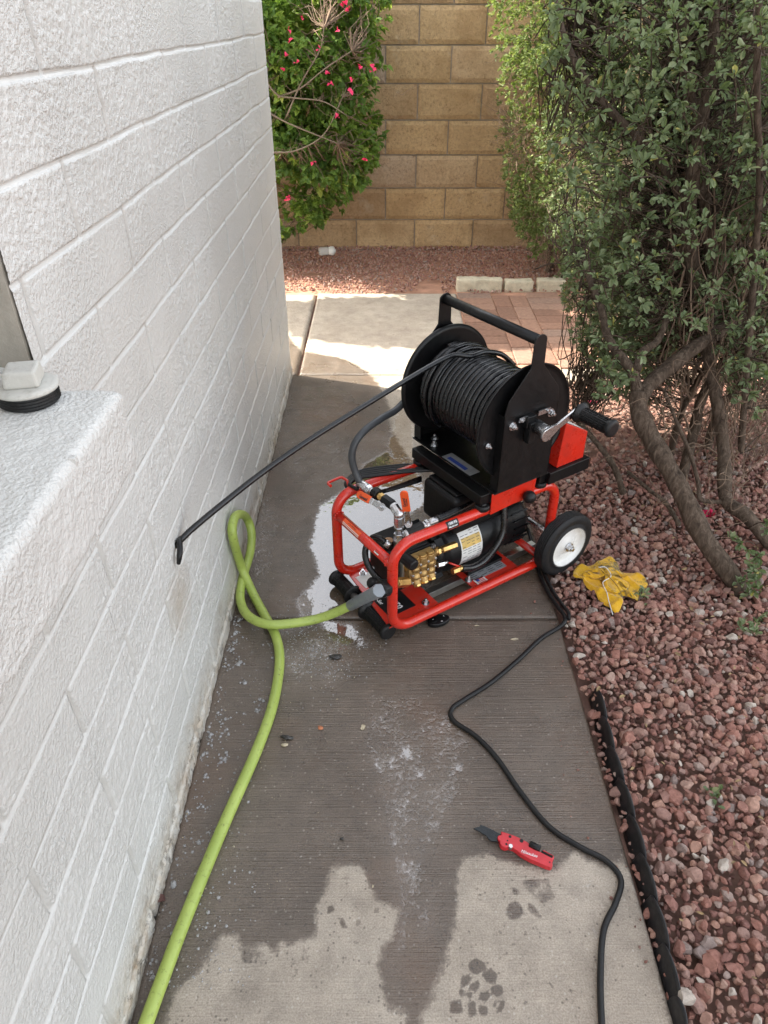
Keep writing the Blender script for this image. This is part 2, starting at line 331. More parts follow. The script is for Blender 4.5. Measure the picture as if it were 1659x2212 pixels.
def gridfaces(nu,nv,off=0,flip=False):
    i=np.arange(nu-1)[:,None]*nv+np.arange(nv-1)[None,:]; i=i.ravel()+off
    f=np.stack([i,i+nv,i+nv+1,i+1],1); return f[:,::-1] if flip else f
def catmull(P,n=8,closed=False):
    P=[Vector(p) for p in P]; out=[]; m=len(P)
    rngi=range(m if closed else m-1)
    for i in rngi:
        p0=P[(i-1)%m] if (closed or i>0) else P[0]*2-P[1]; p1=P[i]; p2=P[(i+1)%m]; p3=P[(i+2)%m] if (closed or i+2<m) else P[-1]*2-P[-2]
        for k in range(n):
            t=k/n; out.append(.5*((2*p1)+(-p0+p2)*t+(2*p0-5*p1+4*p2-p3)*t*t+(-p0+3*p1-3*p2+p3)*t**3))
    if not closed: out.append(P[-1])
    return out
def fillet(P,r,n=6,closed=False):
    P=[Vector(p) for p in P]; m=len(P); out=[]
    for i in range(m):
        if not closed and i in (0,m-1): out.append(P[i]); continue
        a=P[(i-1)%m]-P[i]; b=P[(i+1)%m]-P[i]; rr=min(r,a.length*.49,b.length*.49)
        ang=a.angle(b); 
        d=min(rr/math.tan(ang/2),a.length*.49,b.length*.49) if ang>.01 else rr
        A=P[i]+a.normalized()*d; B=P[i]+b.normalized()*d; rad=d*math.tan(ang/2)
        c=P[i]+(a.normalized()+b.normalized()).normalized()*(rad/math.sin(ang/2))
        va=A-c; vb=B-c; q=va.rotation_difference(vb)
        for k in range(n+1): out.append(c+Quaternion().slerp(q,k/n)@va)
    return out
class MB:
    def __init__(s): s.v=[];s.f=[];s.sm=[];s.mi=[]
    def add(s,vs_,fs,smooth=False,mi=0):
        o=len(s.v); s.v+= [tuple(v) for v in vs_]; s.f+=[tuple(i+o for i in f) for f in fs]; s.sm+=[smooth]*len(fs); s.mi+=[mi]*len(fs); return s
    def box(s,c,sz,rot=None,mi=0):
        c=Vector(c); h=Vector(sz)/2; vs_=[]
        for x in (-1,1):
            for y in (-1,1):
                for z in (-1,1):
                    p=Vector((x*h.x,y*h.y,z*h.z)); p=rot@p if rot else p; vs_.append(c+p)
        return s.add(vs_,[(0,1,3,2),(4,6,7,5),(0,4,5,1),(2,3,7,6),(0,2,6,4),(1,5,7,3)],False,mi)
    def lathe(s,p0,axis,prof,n=24,smooth=True,mi=0,phase=0,caps=(1,1)):
        p0=Vector(p0); ax=Vector(axis).normalized(); up=Vector((0,0,1)) if abs(ax.z)<.9 else Vector((1,0,0))
        e1=ax.cross(up).normalized(); e2=ax.cross(e1); vs_=[];fs=[]
        for t,r in prof:
            for k in range(n):
                a=2*math.pi*k/n+phase; vs_.append(p0+ax*t+(e1*math.cos(a)+e2*math.sin(a))*max(r,1e-5))
        m=len(prof)
        for i in range(m-1):
            for k in range(n): fs.append((i*n+k,(i+1)*n+k,(i+1)*n+(k+1)%n,i*n+(k+1)%n))
        s.add(vs_,fs,smooth,mi)
        o=len(s.v)-len(vs_)
        if caps[0] and prof[0][1]>1e-4: s.f.append(tuple(o+k for k in range(n))); s.sm.append(False); s.mi.append(mi)
        if caps[1] and prof[-1][1]>1e-4: s.f.append(tuple(o+(m-1)*n+k for k in reversed(range(n)))); s.sm.append(False); s.mi.append(mi)
        return s
    def cyl(s,a,b,r,r2=None,n=20,smooth=True,mi=0,ch=0,phase=0):
        a=Vector(a);b=Vector(b);L=(b-a).length; r2=r if r2 is None else r2
        pr=[(0,r-ch),(ch,r),(L-ch,r2),(L,r2-ch)] if ch else [(0,r),(L,r2)]
        return s.lathe(a,b-a,pr,n,smooth,mi,phase)
    def hexn(s,a,b,r,mi=0,n=6): return s.cyl(a,b,r,n=n,smooth=False,mi=mi,ch=r*.08)
    def sphere(s,c,r,n=16,mi=0,sq=(1,1,1)):
        vs_=[];fs=[];m=n//2
        for i in range(m+1):
            for k in range(n):
                t=math.pi*i/m;a=2*math.pi*k/n; vs_.append(Vector(c)+Vector((r*sq[0]*math.sin(t)*math.cos(a),r*sq[1]*math.sin(t)*math.sin(a),r*sq[2]*math.cos(t))))
        for i in range(m):
            for k in range(n): fs.append((i*n+k,(i+1)*n+k,(i+1)*n+(k+1)%n,i*n+(k+1)%n))
        return s.add(vs_,fs,True,mi)
    def tube(s,P,r,n=12,closed=False,mi=0,caps=True,rf=None):
        P=[Vector(p) for p in P]; m=len(P); T=[]
        for i in range(m):
            a=P[(i-1)%m] if (closed or i>0) else P[i]; b=P[(i+1)%m] if (closed or i<m-1) else P[i]
            t=(b-a); T.append(t.normalized() if t.length>1e-9 else Vector((0,0,1)))
        up=Vector((0,0,1)) if abs(T[0].z)<.9 else Vector((1,0,0)); e=T[0].cross(up).normalized(); E=[e]
        for i in range(1,m):
            q=T[i-1].rotation_difference(T[i]); e=(q@e); e=(e-T[i]*e.dot(T[i])).normalized(); E.append(e)
        tw=0
        if closed:
            q=T[-1].rotation_difference(T[0]); e2=q@E[-1]; tw=math.atan2(e2.cross(E[0]).dot(T[0]),e2.dot(E[0]))
        vs_=[];fs=[]
        for i in range(m):
            f=T[i].cross(E[i]); rr=rf(i/(m-1)) if rf else r
            for k in range(n):
                a=2*math.pi*k/n+tw*i/m; vs_.append(P[i]+(E[i]*math.cos(a)+f*math.sin(a))*rr)
        for i in range(m if closed else m-1):
            j=(i+1)%m
            for k in range(n): fs.append((i*n+k,i*n+(k+1)%n,j*n+(k+1)%n,j*n+k))
        s.add(vs_,fs,True,mi); o=len(s.v)-len(vs_)
        if caps and not closed:
            s.f.append(tuple(o+k for k in reversed(range(n)))); s.sm.append(False); s.mi.append(mi)
            s.f.append(tuple(o+(m-1)*n+k for k in range(n))); s.sm.append(False); s.mi.append(mi)
        return s
    def prism(s,poly,ex,ey,o,th,mi=0,smooth=False):
        o=Vector(o);ex=Vector(ex);ey=Vector(ey);nz=ex.cross(ey).normalized(); n=len(poly)
        vs_=[o+ex*x+ey*y for x,y in poly]+[o+ex*x+ey*y+nz*th for x,y in poly]
        s.add(vs_,[tuple(reversed(range(n))),tuple(range(n,2*n))]+[(i,(i+1)%n,n+(i+1)%n,n+i) for i in range(n)],smooth,mi); return s
    def piece(s,*a):
        s.marks=getattr(s,'marks',[]); s.marks.append((len(s.v),len(s.f))); return s
    def build_pieces(s,name,mats,parent=None,bevel=0,seg=2):
        out=[]; mk=s.marks+[(len(s.v),len(s.f))]
        for (v0,f0),(v1,f1) in zip(mk,mk[1:]):
            q=MB(); q.v=s.v[v0:v1]; q.f=[tuple(i-v0 for i in f) for f in s.f[f0:f1]]; q.sm=s.sm[f0:f1]; q.mi=s.mi[f0:f1]
            if q.v: out.append(q.build(name,mats,parent,bevel,seg))
        return out
    def build(s,name,mats,parent=None,bevel=0,seg=2):
        me=bpy.data.meshes.new(name); me.from_pydata(s.v,[],s.f); me.polygons.foreach_set('use_smooth',s.sm); me.polygons.foreach_set('material_index',s.mi)
        o=link(name,me,mats,parent)
        bm=bmesh.new(); bm.from_mesh(me); bmesh.ops.recalc_face_normals(bm,faces=bm.faces); bm.to_mesh(me); bm.free()
        if bevel:
            b=o.modifiers.new('b','BEVEL'); b.width=bevel; b.segments=seg; b.limit_method='ANGLE'; b.angle_limit=R(35); b.harden_normals=False
        return o
def text(name,s,size,mat_,parent,M,ext=.0002,bold=False,xs=1,shear=0):
    cu=bpy.data.curves.new(name,'FONT'); cu.body=s; cu.size=size; cu.extrude=ext; cu.align_x='CENTER'; cu.align_y='CENTER'; cu.shear=shear
    if bold: cu.offset=size*.02
    tmp=bpy.data.objects.new('t',cu); COL.objects.link(tmp); bpy.context.view_layer.update()
    me=bpy.data.meshes.new_from_object(tmp.evaluated_get(bpy.context.evaluated_depsgraph_get())); bpy.data.objects.remove(tmp)
    me.transform(Matrix.Diagonal((xs,1,1,1))); me.transform(M); o=link(name,me,mat_,parent); return o
def basis(o,ex,ey):
    ex=Vector(ex).normalized(); ey=Vector(ey); ey=(ey-ex*ey.dot(ex)).normalized(); ez=ex.cross(ey)
    return Matrix(((ex.x,ey.x,ez.x,o[0]),(ex.y,ey.y,ez.y,o[1]),(ex.z,ey.z,ez.z,o[2]),(0,0,0,1)))
def roughbox(name,lo,hi,res,rad,amp,scale,mats,parent=None,seed=0):
    lo=np.array(lo);hi=np.array(hi);V=[];Fc=[];off=0
    for ax in range(3):
        for sgn in (0,1):
            u,v=(ax+1)%3,(ax+2)%3
            nu=max(2,int((hi[u]-lo[u])/res)+1); nv=max(2,int((hi[v]-lo[v])/res)+1)
            U,W=np.meshgrid(np.linspace(lo[u],hi[u],nu),np.linspace(lo[v],hi[v],nv),indexing='ij')
            P=np.zeros((nu*nv,3)); P[:,u]=U.ravel();P[:,v]=W.ravel();P[:,ax]=hi[ax] if sgn else lo[ax]
            Fc.append(gridfaces(nu,nv,off,flip=(sgn==0))); V.append(P); off+=len(P)
    V=np.concatenate(V); C=np.clip(V,lo+rad,hi-rad); D=V-C; L=np.linalg.norm(D,axis=1,keepdims=True); Nn=D/np.maximum(L,1e-9)
    V=C+Nn*rad
    d=(fbm(V[:,0]*scale,V[:,1]*scale,V[:,2]*scale,3,seed)-.5)*2*amp+(fbm(V[:,0]*scale*.15+9,V[:,1]*scale*.15,V[:,2]*scale*.15,2,seed)-.5)*2*amp
    V=V+Nn*d[:,None]
    return npmesh(name,V,np.concatenate(Fc),mats,parent,True)
# ------------------------------------------------------------------ ground
g=MB().add([(-30,-20,-.03),(30,-20,-.03),(30,60,-.03),(-30,60,-.03)],[(0,1,2,3)]).build('ground',SOIL); tag(g,kind='structure')
def pin(px,poly):  # signed distance, + inside
    P=np.asarray(px); poly=np.asarray(poly); n=len(poly); d=np.full(len(P),1e9); ins=np.zeros(len(P),bool)
    for i in range(n):
        a=poly[i];b=poly[(i+1)%n];e=b-a;w_=P-a; t=np.clip((w_@e)/(e@e),0,1); q=w_-t[:,None]*e; d=np.minimum(d,(q**2).sum(1))
        c=((a[1]>P[:,1])!=(b[1]>P[:,1]))
        with np.errstate(divide='ignore',invalid='ignore'): xx=(b[0]-a[0])*(P[:,1]-a[1])/(b[1]-a[1])+a[0]
        ins^=c&(P[:,0]<xx)
    return np.sqrt(d)*np.where(ins,1,-1)
def G(pts,f=lambda x,y:(x,y)): return [tuple(onz(*f(x,y),0)[:2]) for x,y in pts]
DRY=[(G([(150,2100),(240,1850),(330,1780),(370,1700),(470,1590),(520,1590),(560,1640),(650,1640),(720,1670),(740,1620),(900,1590),(910,1500),(930,1400),(960,1320),(980,1270),(1050,1255),(1130,1260),(1150,1300),(1160,1360),(1200,1430),(1290,1460),(1310,1490),(1290,1580),(1220,1650),(1210,1750),(1215,1850),(1250,1930),(1330,1960),(1340,2300),(100,2300)],z5),.022),
     (G([(-160,2300),(-150,1951),(-60,1700),(0,1560),(40,1300),(30,1180),(70,1080),(200,1060),(260,1100),(500,1150),(640,1080),(660,1070),(800,1120),(900,1090),(960,1180),(1250,2300)],b4),.026),
     ([tuple(p) for p in G([(650,757),(690,765),(740,775),(790,800),(818,830),(840,880),(845,930),(890,1000),(960,990),(1000,960),(1180,900),(1300,780),(1210,600),(600,600),(600,700)])],.03)]
STAIN=[(G([(330,1300),(300,1330),(280,1380),(320,1420),(370,1400),(390,1350),(360,1310)],b4),.6),(G([(400,1310),(440,1330),(490,1390),(480,1420),(440,1400),(400,1360)],b4),.6),
   (G([(360,1200),(520,1180),(560,1300),(480,1330),(400,1270)],b4),.5),(G([(300,1230),(350,1240),(380,1270),(340,1290)],b4),.6),
   (G([(950,1450),(990,1440),(1000,1480),(960,1490)],z5),.7),(G([(1000,1490),(1040,1510),(1060,1560),(1020,1550)],z5),.6),(G([(830,1640),(900,1660),(880,1740),(830,1720)],z5),.45),(G([(560,1640),(720,1670),(640,1760),(540,1720)],z5),.45)]
for pts in ([(90,1640),(130,1610),(180,1630),(190,1670),(140,1700),(100,1680)],[(60,1700),(100,1690),(120,1720),(90,1750),(50,1770)],[(160,1690),(210,1660),(250,1690),(240,1740),(190,1740)],[(100,1740),(150,1720),(160,1760),(130,1790),(95,1770)],[(210,1750),(270,1740),(290,1790),(250,1820),(210,1790)],[(150,1790),(200,1770),(220,1800),(190,1840),(150,1820)],[(40,1770),(70,1760),(80,1800),(50,1810)],[(0,1830),(60,1820),(70,1900),(0,1900)],[(90,1840),(130,1830),(140,1900),(100,1920)],[(150,1850),(200,1860),(190,1910),(155,1910)],[(225,1830),(250,1830),(240,1870),(220,1860)],[(260,1820),(290,1830),(280,1880),(240,1900),(255,1860)],[(90,1780),(120,1790),(110,1820),(85,1810)]):
    STAIN.append((G(pts,b4),.85))
POOL=[(G([(668,1180),(690,1090),(742,1060),(790,1000),(835,975),(900,1015),(925,1080),(890,1110),(850,1200),(790,1260),(700,1330),(650,1345),(640,1300),(690,1240)]),1),
  (G([(690,1335),(760,1345),(800,1395),(770,1405),(700,1380)]),.85),(G([(860,870),(895,880),(900,1000),(850,1010),(835,960)]),.8),
  (G([(1330,520),(1440,490),(1560,540),(1640,640),(1660,760),(1500,700),(1400,700),(1350,640)],z5),.56),(G([(1300,690),(1350,690),(1370,760),(1310,750)],z5),.95),(G([(1370,790),(1430,800),(1440,860),(1370,860)],z5),.9),
  (G([(1560,780),(1600,780),(1600,810),(1570,810)],z5),.95),
  (G([(1120,560),(1350,640),(1330,900),(1210,900),(1180,700)],z5),.52),
  (G([(690,1140),(740,1130),(760,1230),(720,1310),(690,1260)],b4),.66),(G([(730,1450),(785,1420),(790,1520),(740,1510)],b4),.66),
  (G([(790,200),(1050,100),(1130,250),(1000,320),(850,300)],z5),.56),(G([(1150,450),(1400,440),(1640,600),(1600,900),(1450,1250),(1350,1700),(1280,1720),(1250,1300),(1180,900),(1120,650)],z5),.52),(G([(590,1150),(680,1030),(760,950),(850,930),(910,1120),(830,1320),(700,1430),(610,1400)]),.40),(G([(560,-600),(760,-400),(700,-100),(560,60),(500,-100)],z5),.5),(G([(700,100),(1100,60),(1150,300),(1000,420),(760,360)],z5),.47),(G([(1330,1400),(1480,1420),(1500,1600),(1380,1650)],z5),.50),(G([(650,830),(760,850),(740,980),(640,1040),(600,960)]),.47),(G([(100,700),(240,560),(60,1500),(-40,1700)],z5),.42)]
def slab(name,x0,x1,y0,y1,res=.005,zt=0.,th=.09,label=None):
    nx=max(2,int((x1-x0)/res)+1); ny=max(2,int((y1-y0)/res)+1)
    X,Y=np.meshgrid(np.linspace(x0,x1,nx),np.linspace(y0,y1,ny),indexing='ij'); x=X.ravel();y=Y.ravel()
    ed=np.minimum(np.minimum(x-x0,x1-x),np.minimum(y-y0,y1-y)); er=(vnoise(x*60,y*60,s=3))*.004+.003
    z=zt-np.clip(1-ed/er,0,1)**2*.006+(fbm(x*2,y*2,o=2)-.5)*.002
    P=np.stack([x,y],1); wet=np.ones(len(P))*1.0
    for poly,soft in DRY: wet=np.minimum(wet,np.clip(.5-pin(P,poly)/soft*.5,0,1))
    for poly,s_ in STAIN: wet=np.maximum(wet,np.clip(.5+pin(P,poly)/.008,0,1)*s_)
    # splash spots on dry concrete
    pool=np.zeros(len(P))
    for poly,s_ in POOL: pool=np.maximum(pool,np.clip(.6+pin(P,poly)/.05,0,1)*s_)
    V=np.stack([x,y,z],1); Fc=gridfaces(nx,ny)
    # skirt
    per=np.concatenate([np.arange(nx)*ny,(nx-1)*ny+np.arange(1,ny),(np.arange(nx-1)[::-1])*ny+ny-1,np.arange(ny-1)[::-1][:-1]])
    low=V[per].copy(); low[:,2]=zt-th; o=len(V); m=len(per); i=np.arange(m); sk_=np.stack([per[i],o+i,o+(i+1)%m,per[(i+1)%m]],1)
    V=np.concatenate([V,low]); a=np.concatenate([wet,wet[per]]); b=np.concatenate([pool,pool[per]*0])
    ob=npmesh(name,V,np.concatenate([Fc,sk_]),CONC,None,True,{'wet':a,'pool':b}); tag(ob,kind='structure'); return ob
slab('walkway',-.424,.482,-.6,1.433,.005)
slab('walkway',-.424,.482,1.440,3.046,.005)
slab('patio_slab',-.392,.428,3.054,4.21,.007)
slab('patio_slab',-2.2,-.408,3.066,4.20,.012,zt=-.002)
slab('patio_slab',.50,1.9,2.98,3.12,.008)
# brick pavers
V=[];Fc=[];rn=[];
mbk=MB(); 
def paver(x0,x1,y0,y1,val):
    o=len(V); z=.0+random.uniform(-.0015,.0015); b=.004
    for (xx,yy,zz) in ((x0,y0,z-.04),(x1,y0,z-.04),(x1,y1,z-.04),(x0,y1,z-.04),(x0,y0,z-b),(x1,y0,z-b),(x1,y1,z-b),(x0,y1,z-b),(x0+b,y0+b,z),(x1-b,y0+b,z),(x1-b,y1-b,z),(x0+b,y1-b,z)): V.append((xx,yy,zz)); rn.append(val)
    for f in ((0,1,5,4),(1,2,6,5),(2,3,7,6),(3,0,4,7),(4,5,9,8),(5,6,10,9),(6,7,11,10),(7,4,8,11),(8,9,10,11)): Fc.append([o+i for i in f])
bw=.098
for i in range(14):
    for j in range(-1,12):
        x=.436+i*.2; 
        # basket pairs: alternate a column of stretcher courses with a column of long pavers
        if i%2==0:
            for k in range(1): 
                y=3.13+j*.1
                if 3.12<y<4.18: paver(x,x+.197,y,y+.097,random.random())
        else:
            y=3.13+(j)*.2+.05
            if 3.1<y+.1 and y<4.12:
                for q in (0,1): paver(x+q*.1,x+q*.1+.097,max(3.13,y),min(4.2,y+.197),random.random())
bp=npmesh('brick_paving',V,Fc,BRICK,None,False,{'rnd':rn}); tag(bp,kind='structure')
jb=MB().box((1.8,3.66,-.014),(2.76,1.1,.012)).build('joint_sand',SOIL2); tag(jb,kind='structure')
# ------------------------------------------------------------------ gravel (nobody could count it)
bm=bmesh.new(); bmesh.ops.create_icosphere(bm,subdivisions=2,radius=1); bm.verts.ensure_lookup_table()
IV=np.array([v.co[:] for v in bm.verts]); IF=np.array([[v.index for v in f.verts] for f in bm.faces]); bm.free()
bm=bmesh.new(); bmesh.ops.create_icosphere(bm,subdivisions=1,radius=1); bm.verts.ensure_lookup_table()
IV1=np.array([v.co[:] for v in bm.verts]); IF1=np.array([[v.index for v in f.verts] for f in bm.faces]); bm.free()
def rockvars(iv,k,seed):
    out=[]; r_=np.random.default_rng(seed)
    for i in range(k):
        v=iv.copy()
        for c in range(11):   # cut facets
            n=r_.normal(size=3); n/=np.linalg.norm(n); d=r_.uniform(.42,.80); s_=v@n; m=s_>d; v[m]-=np.outer(s_[m]-d,n)
        v*=1+ (r_.random((len(v),1))-.5)*.12
        out.append(v)
    return out
RV2=rockvars(IV,14,3); RV1=rockvars(IV1,14,4)
def rocks(name,pts,sizes,vals,hi,parent=None,mat_=None):
    Vs=[];Fs=[];As=[];off=0
    RVV,FF=(RV2,IF) if hi else (RV1,IF1)
    for p,s_,a in zip(pts,sizes,vals):
        v=RVV[rng.integers(14)]; q=rng.normal(size=4); q/=np.linalg.norm(q); w_,x,y,z=q
        M=np.array([[1-2*(y*y+z*z),2*(x*y-z*w_),2*(x*z+y*w_)],[2*(x*y+z*w_),1-2*(x*x+z*z),2*(y*z-x*w_)],[2*(x*z-y*w_),2*(y*z+x*w_),1-2*(x*x+y*y)]])
        sc=np.array([1,rng.uniform(.62,.95),rng.uniform(.5,.8)])*s_
        Vs.append((v*sc)@M.T*np.array([1,1,.9])+p); Fs.append(FF+off); off+=len(v); As.append(np.full(len(v),a))
    ob=npmesh(name,np.concatenate(Vs),np.concatenate(Fs),mat_ or GRAV,parent,False,{'rnd':np.concatenate(As)}); return ob
def scatter(x0,x1,y0,y1,sp,zf,keep,szf):
    pts=[];sz=[]
    nx=int((x1-x0)/sp);ny=int((y1-y0)/sp)
    for i in range(nx):
        for j in range(ny):
            x=x0+(i+rng.random())*sp;y=y0+(j+rng.random())*sp
            if not keep(x,y): continue
            s_=szf(); pts.append((x,y,zf(x,y)+s_*.25+rng.random()*.008)); sz.append(s_)
    return pts,sz
def vis(x,y): return abs(x)< (.788+.818*y)*.56+.12
def k1(x,y): return vis(x,y) and not (.475<x<.515 and rng.random()<.25) and x>.488 and not(y>2.99 and x<1.95)
def gz(x,y): return -.006+.006*math.sin(x*7+y*3)+min(1,max(0,(x-.5)/.25))*.012
p1,s1=scatter(.488,2.4,.35,2.3,.0158,gz,k1,lambda:float(np.clip(rng.lognormal(math.log(.0112),.36),.004,.021)))
p1b,s1b=scatter(.488,2.4,.35,2.3,.017,lambda x,y:gz(x,y)-.006,k1,lambda:float(rng.uniform(.006,.012)))
v1=np.clip(rng.beta(2.2,2.3,len(p1)),0,.9); v1[rng.random(len(p1))<.035]=1
v1b=np.clip(rng.beta(1.6,3,len(p1b)),0,.9)
o=rocks('gravel',p1+p1b,s1+s1b,list(v1)+list(v1b),True); tag(o,kind='stuff')
o['label']='red brown lava rock gravel along the right side of the walkway'; o['category']='gravel'
p2,s2=scatter(.5,3.2,2.3,2.98,.024,gz,k1,lambda:float(np.clip(rng.lognormal(math.log(.0125),.25),.007,.02)))
p3,s3=scatter(-2.6,3.2,4.2,5.22,.0205,lambda x,y:-.006+.02*max(0,min(1,(y-4.25)/.7)),lambda x,y:vis(x,y) and y>4.23+.03*math.sin(x*9) and vnoise(np.array([x*2.2]),np.array([y*3.5]),s=8)[0]+max(0,(y-4.45))*1.1>(.30 if x<.35 else .1),lambda:float(rng.uniform(.007,.014)))
o=rocks('gravel',p2+p3,s2+s3,list(np.clip(rng.beta(2.2,2,len(p2)+len(p3)),0,.92)),False); tag(o,kind='stuff')
o['label']='finer pinkish gravel bed in front of the tan block wall'; o['category']='gravel'
sb=MB().box((.3,4.72,-.022),(6.4,1.03,.02)).build('gravel_bed_soil',SOIL2); tag(sb,kind='structure')
def onestone(name,px,py,size,val,label,z=.012):
    p=onz(px,py,z); ob=rocks(name,[tuple(p)],[size],[val],True); tag(ob,label,'stone'); return ob
# ------------------------------------------------------------------ white block wall of the house
WX=-.425; LZ=.624; CP=.0975
def wallheight(y,z):
    wob=(fbm(y*5,z*0+3,o=3,s=2)-.5)*.008
    zz=z-LZ+wob; k=np.floor(zz/CP+.5); sg=zz-k*CP      # signed distance from the nearest bed joint
    kb=np.floor(zz/CP); off=np.where(np.mod(kb,2)==0,.06,.255)
    wv=(vnoise(z*40,y*9,s=33)-.5)*.004
    ph=np.mod(y-off+wv,.39); dy=np.minimum(ph,.39-ph)
    up=np.clip((.0036-sg)/.0014,0,1); lo_=np.clip((sg+.0042)/.0062,0,1); gh=up*lo_*(.65+.5*vnoise(y*9,k*5.1,s=4))
    var=.55+.45*vnoise(kb*3.1,np.round((y-off)/.39)*7.7,s=12)
    gv=np.clip(1.25*(1-(dy/.0052)**4),0,1)*var*2.6
    gr=np.maximum(gh*1.0,gv)
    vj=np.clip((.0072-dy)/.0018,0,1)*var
    joint=np.clip(np.maximum(np.clip((sg+.0052)/.002,0,1)*np.clip((.0045-sg)/.001,0,1),vj*1.2),0,1)
    st=fbm(y*150,z*150,o=2,s=1); st=np.clip((st-.36)*2.2,0,1)
    bl=_h(kb,np.floor((y-off)/.39),kb*0,9)
    zb=np.clip(1-(z-.012)/.085,0,1)
    sm_=np.clip((fbm(y*3.1,z*6,o=3,s=61)-.42)*7,0.15,1)
    h=-gr*.0027+st*(1-joint)*.0018*sm_+(bl-.5)*.0016+(fbm(y*9,z*9,o=2,s=6)-.5)*.003+zb*(fbm(y*34,z*34,o=4,s=3)-.38)*.008+np.where(z<.041,.004,0)
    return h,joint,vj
def wallpatch(name,y0,y1,z0,z1,res,parent):
    ny=int((y1-y0)/res)+1;nz=int((z1-z0)/res)+1
    Y,Z=np.meshgrid(np.linspace(y0,y1,ny),np.linspace(z0,z1,nz),indexing='ij'); y=Y.ravel();z=Z.ravel()
    h,jt,vj=wallheight(y,z)
    # ragged hole where the black hose goes in
    d=np.sqrt(((y-1.150)/.011)**2+((z-.458)/.030)**2); h=np.where(d<1,h-.03*np.clip((1-d)*6,0,1),h)
    chip=np.clip(1-np.sqrt(((y-1.155)/.05)**2+((z-.445)/.055)**2),0,1); h=h+chip*(fbm(y*60,z*60,o=3,s=22)-.55)*.014
    # rounded corners at far end and jamb
    h=h-(np.clip(1-(y1-y)/.012,0,1)**2*.010 if y1>2 else 0)
    V=np.stack([WX+h,y,z],1); return npmesh(name,V,gridfaces(ny,nz),WALLM,parent,True,{'joint':jt,'joint_shade':vj})
hw=empty('house_wall',(WX,1.6,0)); tag(hw,'long white painted block wall running along the left side of the walkway','wall')
def hp(o): o.location=Vector((0,0,0))-hw.location; return o
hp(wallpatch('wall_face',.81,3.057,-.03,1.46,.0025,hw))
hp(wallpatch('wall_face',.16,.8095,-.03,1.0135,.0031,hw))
b=MB().box((-1.4,1.93,1.6),(1.94,2.245,3.3)); b.box((WX-.118,1.932,2.36),(.2,2.24,1.80)); b.box((-1.4,-1.4,.45),(1.94,4.41,1.12)); b.box((WX-.115,-1.4,.45),(.2,3.48,1.12)); b.box((-1.4,-1.3,3.0),(1.98,4.2,.5)); b.box((-2.3,.4,3.33),(4.0,5.6,.12))
hp(b.build('wall_body',WALLM,hw))
jb_=roughbox('window_jamb',(-.66,.8065,1.014),(-.4283,.826,1.6),.006,.003,.0012,70,JAMB,hw,4); hp(jb_)
sl_=roughbox('sill',(-.64,-.2,.9185),(-.300,.752,1.016),.0035,.011,.0013,70,SILLM,hw,5); hp(sl_)
hp(roughbox('sill_joint',(-.63,.592,.9200),(-.2988,.600,1.0168),.003,.002,.0006,60,SILLM,hw,6))
wf=MB().box((-.63,.25,1.5),(.04,1.1,1.0)).build('window_frame',PAINTW,hw); hp(wf)
# crack strip along wall foot
# cleanout plug
pc=onz(60,868,1.017); pc=Vector((-.3925,.717,1.0165))
cp=empty('cleanout_plug',pc,R(12)); tag(cp,'white painted square headed pipe plug with black threads standing on the sill','pipe plug')
R0=.0325
pr=[(0,R0-.003)]
for i in range(4): pr+=[(.0015+i*.0035,R0-.0015),(.003+i*.0035,R0),(.0042+i*.0035,R0-.0022)]
MB().lathe((0,0,0),(0,0,1),pr+[(.016,R0-.002)],48).build('thread',RUB,cp)
MB().lathe((0,0,.0155),(0,0,1),[(0,R0+.0005),(.002,R0+.002),(.005,R0+.001),(.0065,R0-.003),(.007,.0)],48).build('flange',PAINTW,cp)
hb=MB(); s0,s1_=.0185,.0172
hb.add([(-s0,-s0,.022),(s0,-s0,.022),(s0,s0,.022),(-s0,s0,.022),(-s1_,-s1_,.041),(s1_,-s1_,.041),(s1_,s1_,.041),(-s1_,s1_,.041)],[(0,3,2,1),(4,5,6,7),(0,1,5,4),(1,2,6,5),(2,3,7,6),(3,0,4,7)])
hb.build('square_head',PAINTW,cp,.0035,3)
# ------------------------------------------------------------------ tan block wall at the back
bwl=empty('block_wall',(0,5.27,0)); tag(bwl,'tan split face block wall across the far end of the yard','wall')
V=[];Fc=[];rn=[];off=0
ZB=[.198+.2016*k for k in range(-1,9)]
for r_,zb in enumerate(ZB):
    xo=.01 if r_%2==1 else .2125   # r_=0 -> bottom course (odd)
    for k in range(-8,10):
        x0=xo+.405*k+.004; x1=x0+.397; z0=zb+.0045; z1_=zb+.2016-.0045
        nx,nz=17,9
        X,Z=np.meshgrid(np.linspace(x0,x1,nx),np.linspace(z0,z1_,nz),indexing='ij'); x=X.ravel();z=Z.ravel()
        e=np.minimum(np.minimum(x-x0,x1-x),np.minimum(z-z0,z1_-z)); y=5.17-np.where(e>1e-6,.004,-.004)+ (fbm(x*25,z*25,o=2,s=r_*31+k)-.5)*.006+ (_h(np.array([k]),np.array([r_]),np.array([0]),5)[0]-.5)*.004
        V.append(np.stack([x,y,z],1)); Fc.append(gridfaces(nx,nz,off,flip=True)); off+=nx*nz
        per=np.concatenate([np.arange(nx)*nz,(nx-1)*nz+np.arange(1,nz),(np.arange(nx-1)[::-1])*nz+nz-1,np.arange(nz-1)[::-1][:-1]])
        lw=V[-1][per].copy(); lw[:,1]=5.2; m=len(per); i=np.arange(m); V.append(lw); Fc.append(np.stack([off-nx*nz+per[i],off+i,off+(i+1)%m,off-nx*nz+per[(i+1)%m]],1)); off+=m
        val=random.random(); 
        rn.append(np.full(nx*nz+m,val))
o=npmesh('block_face',np.concatenate(V),np.concatenate(Fc),BLOCK,bwl,False,{'rnd':np.concatenate(rn)}); o.location=(0,-5.27,0)
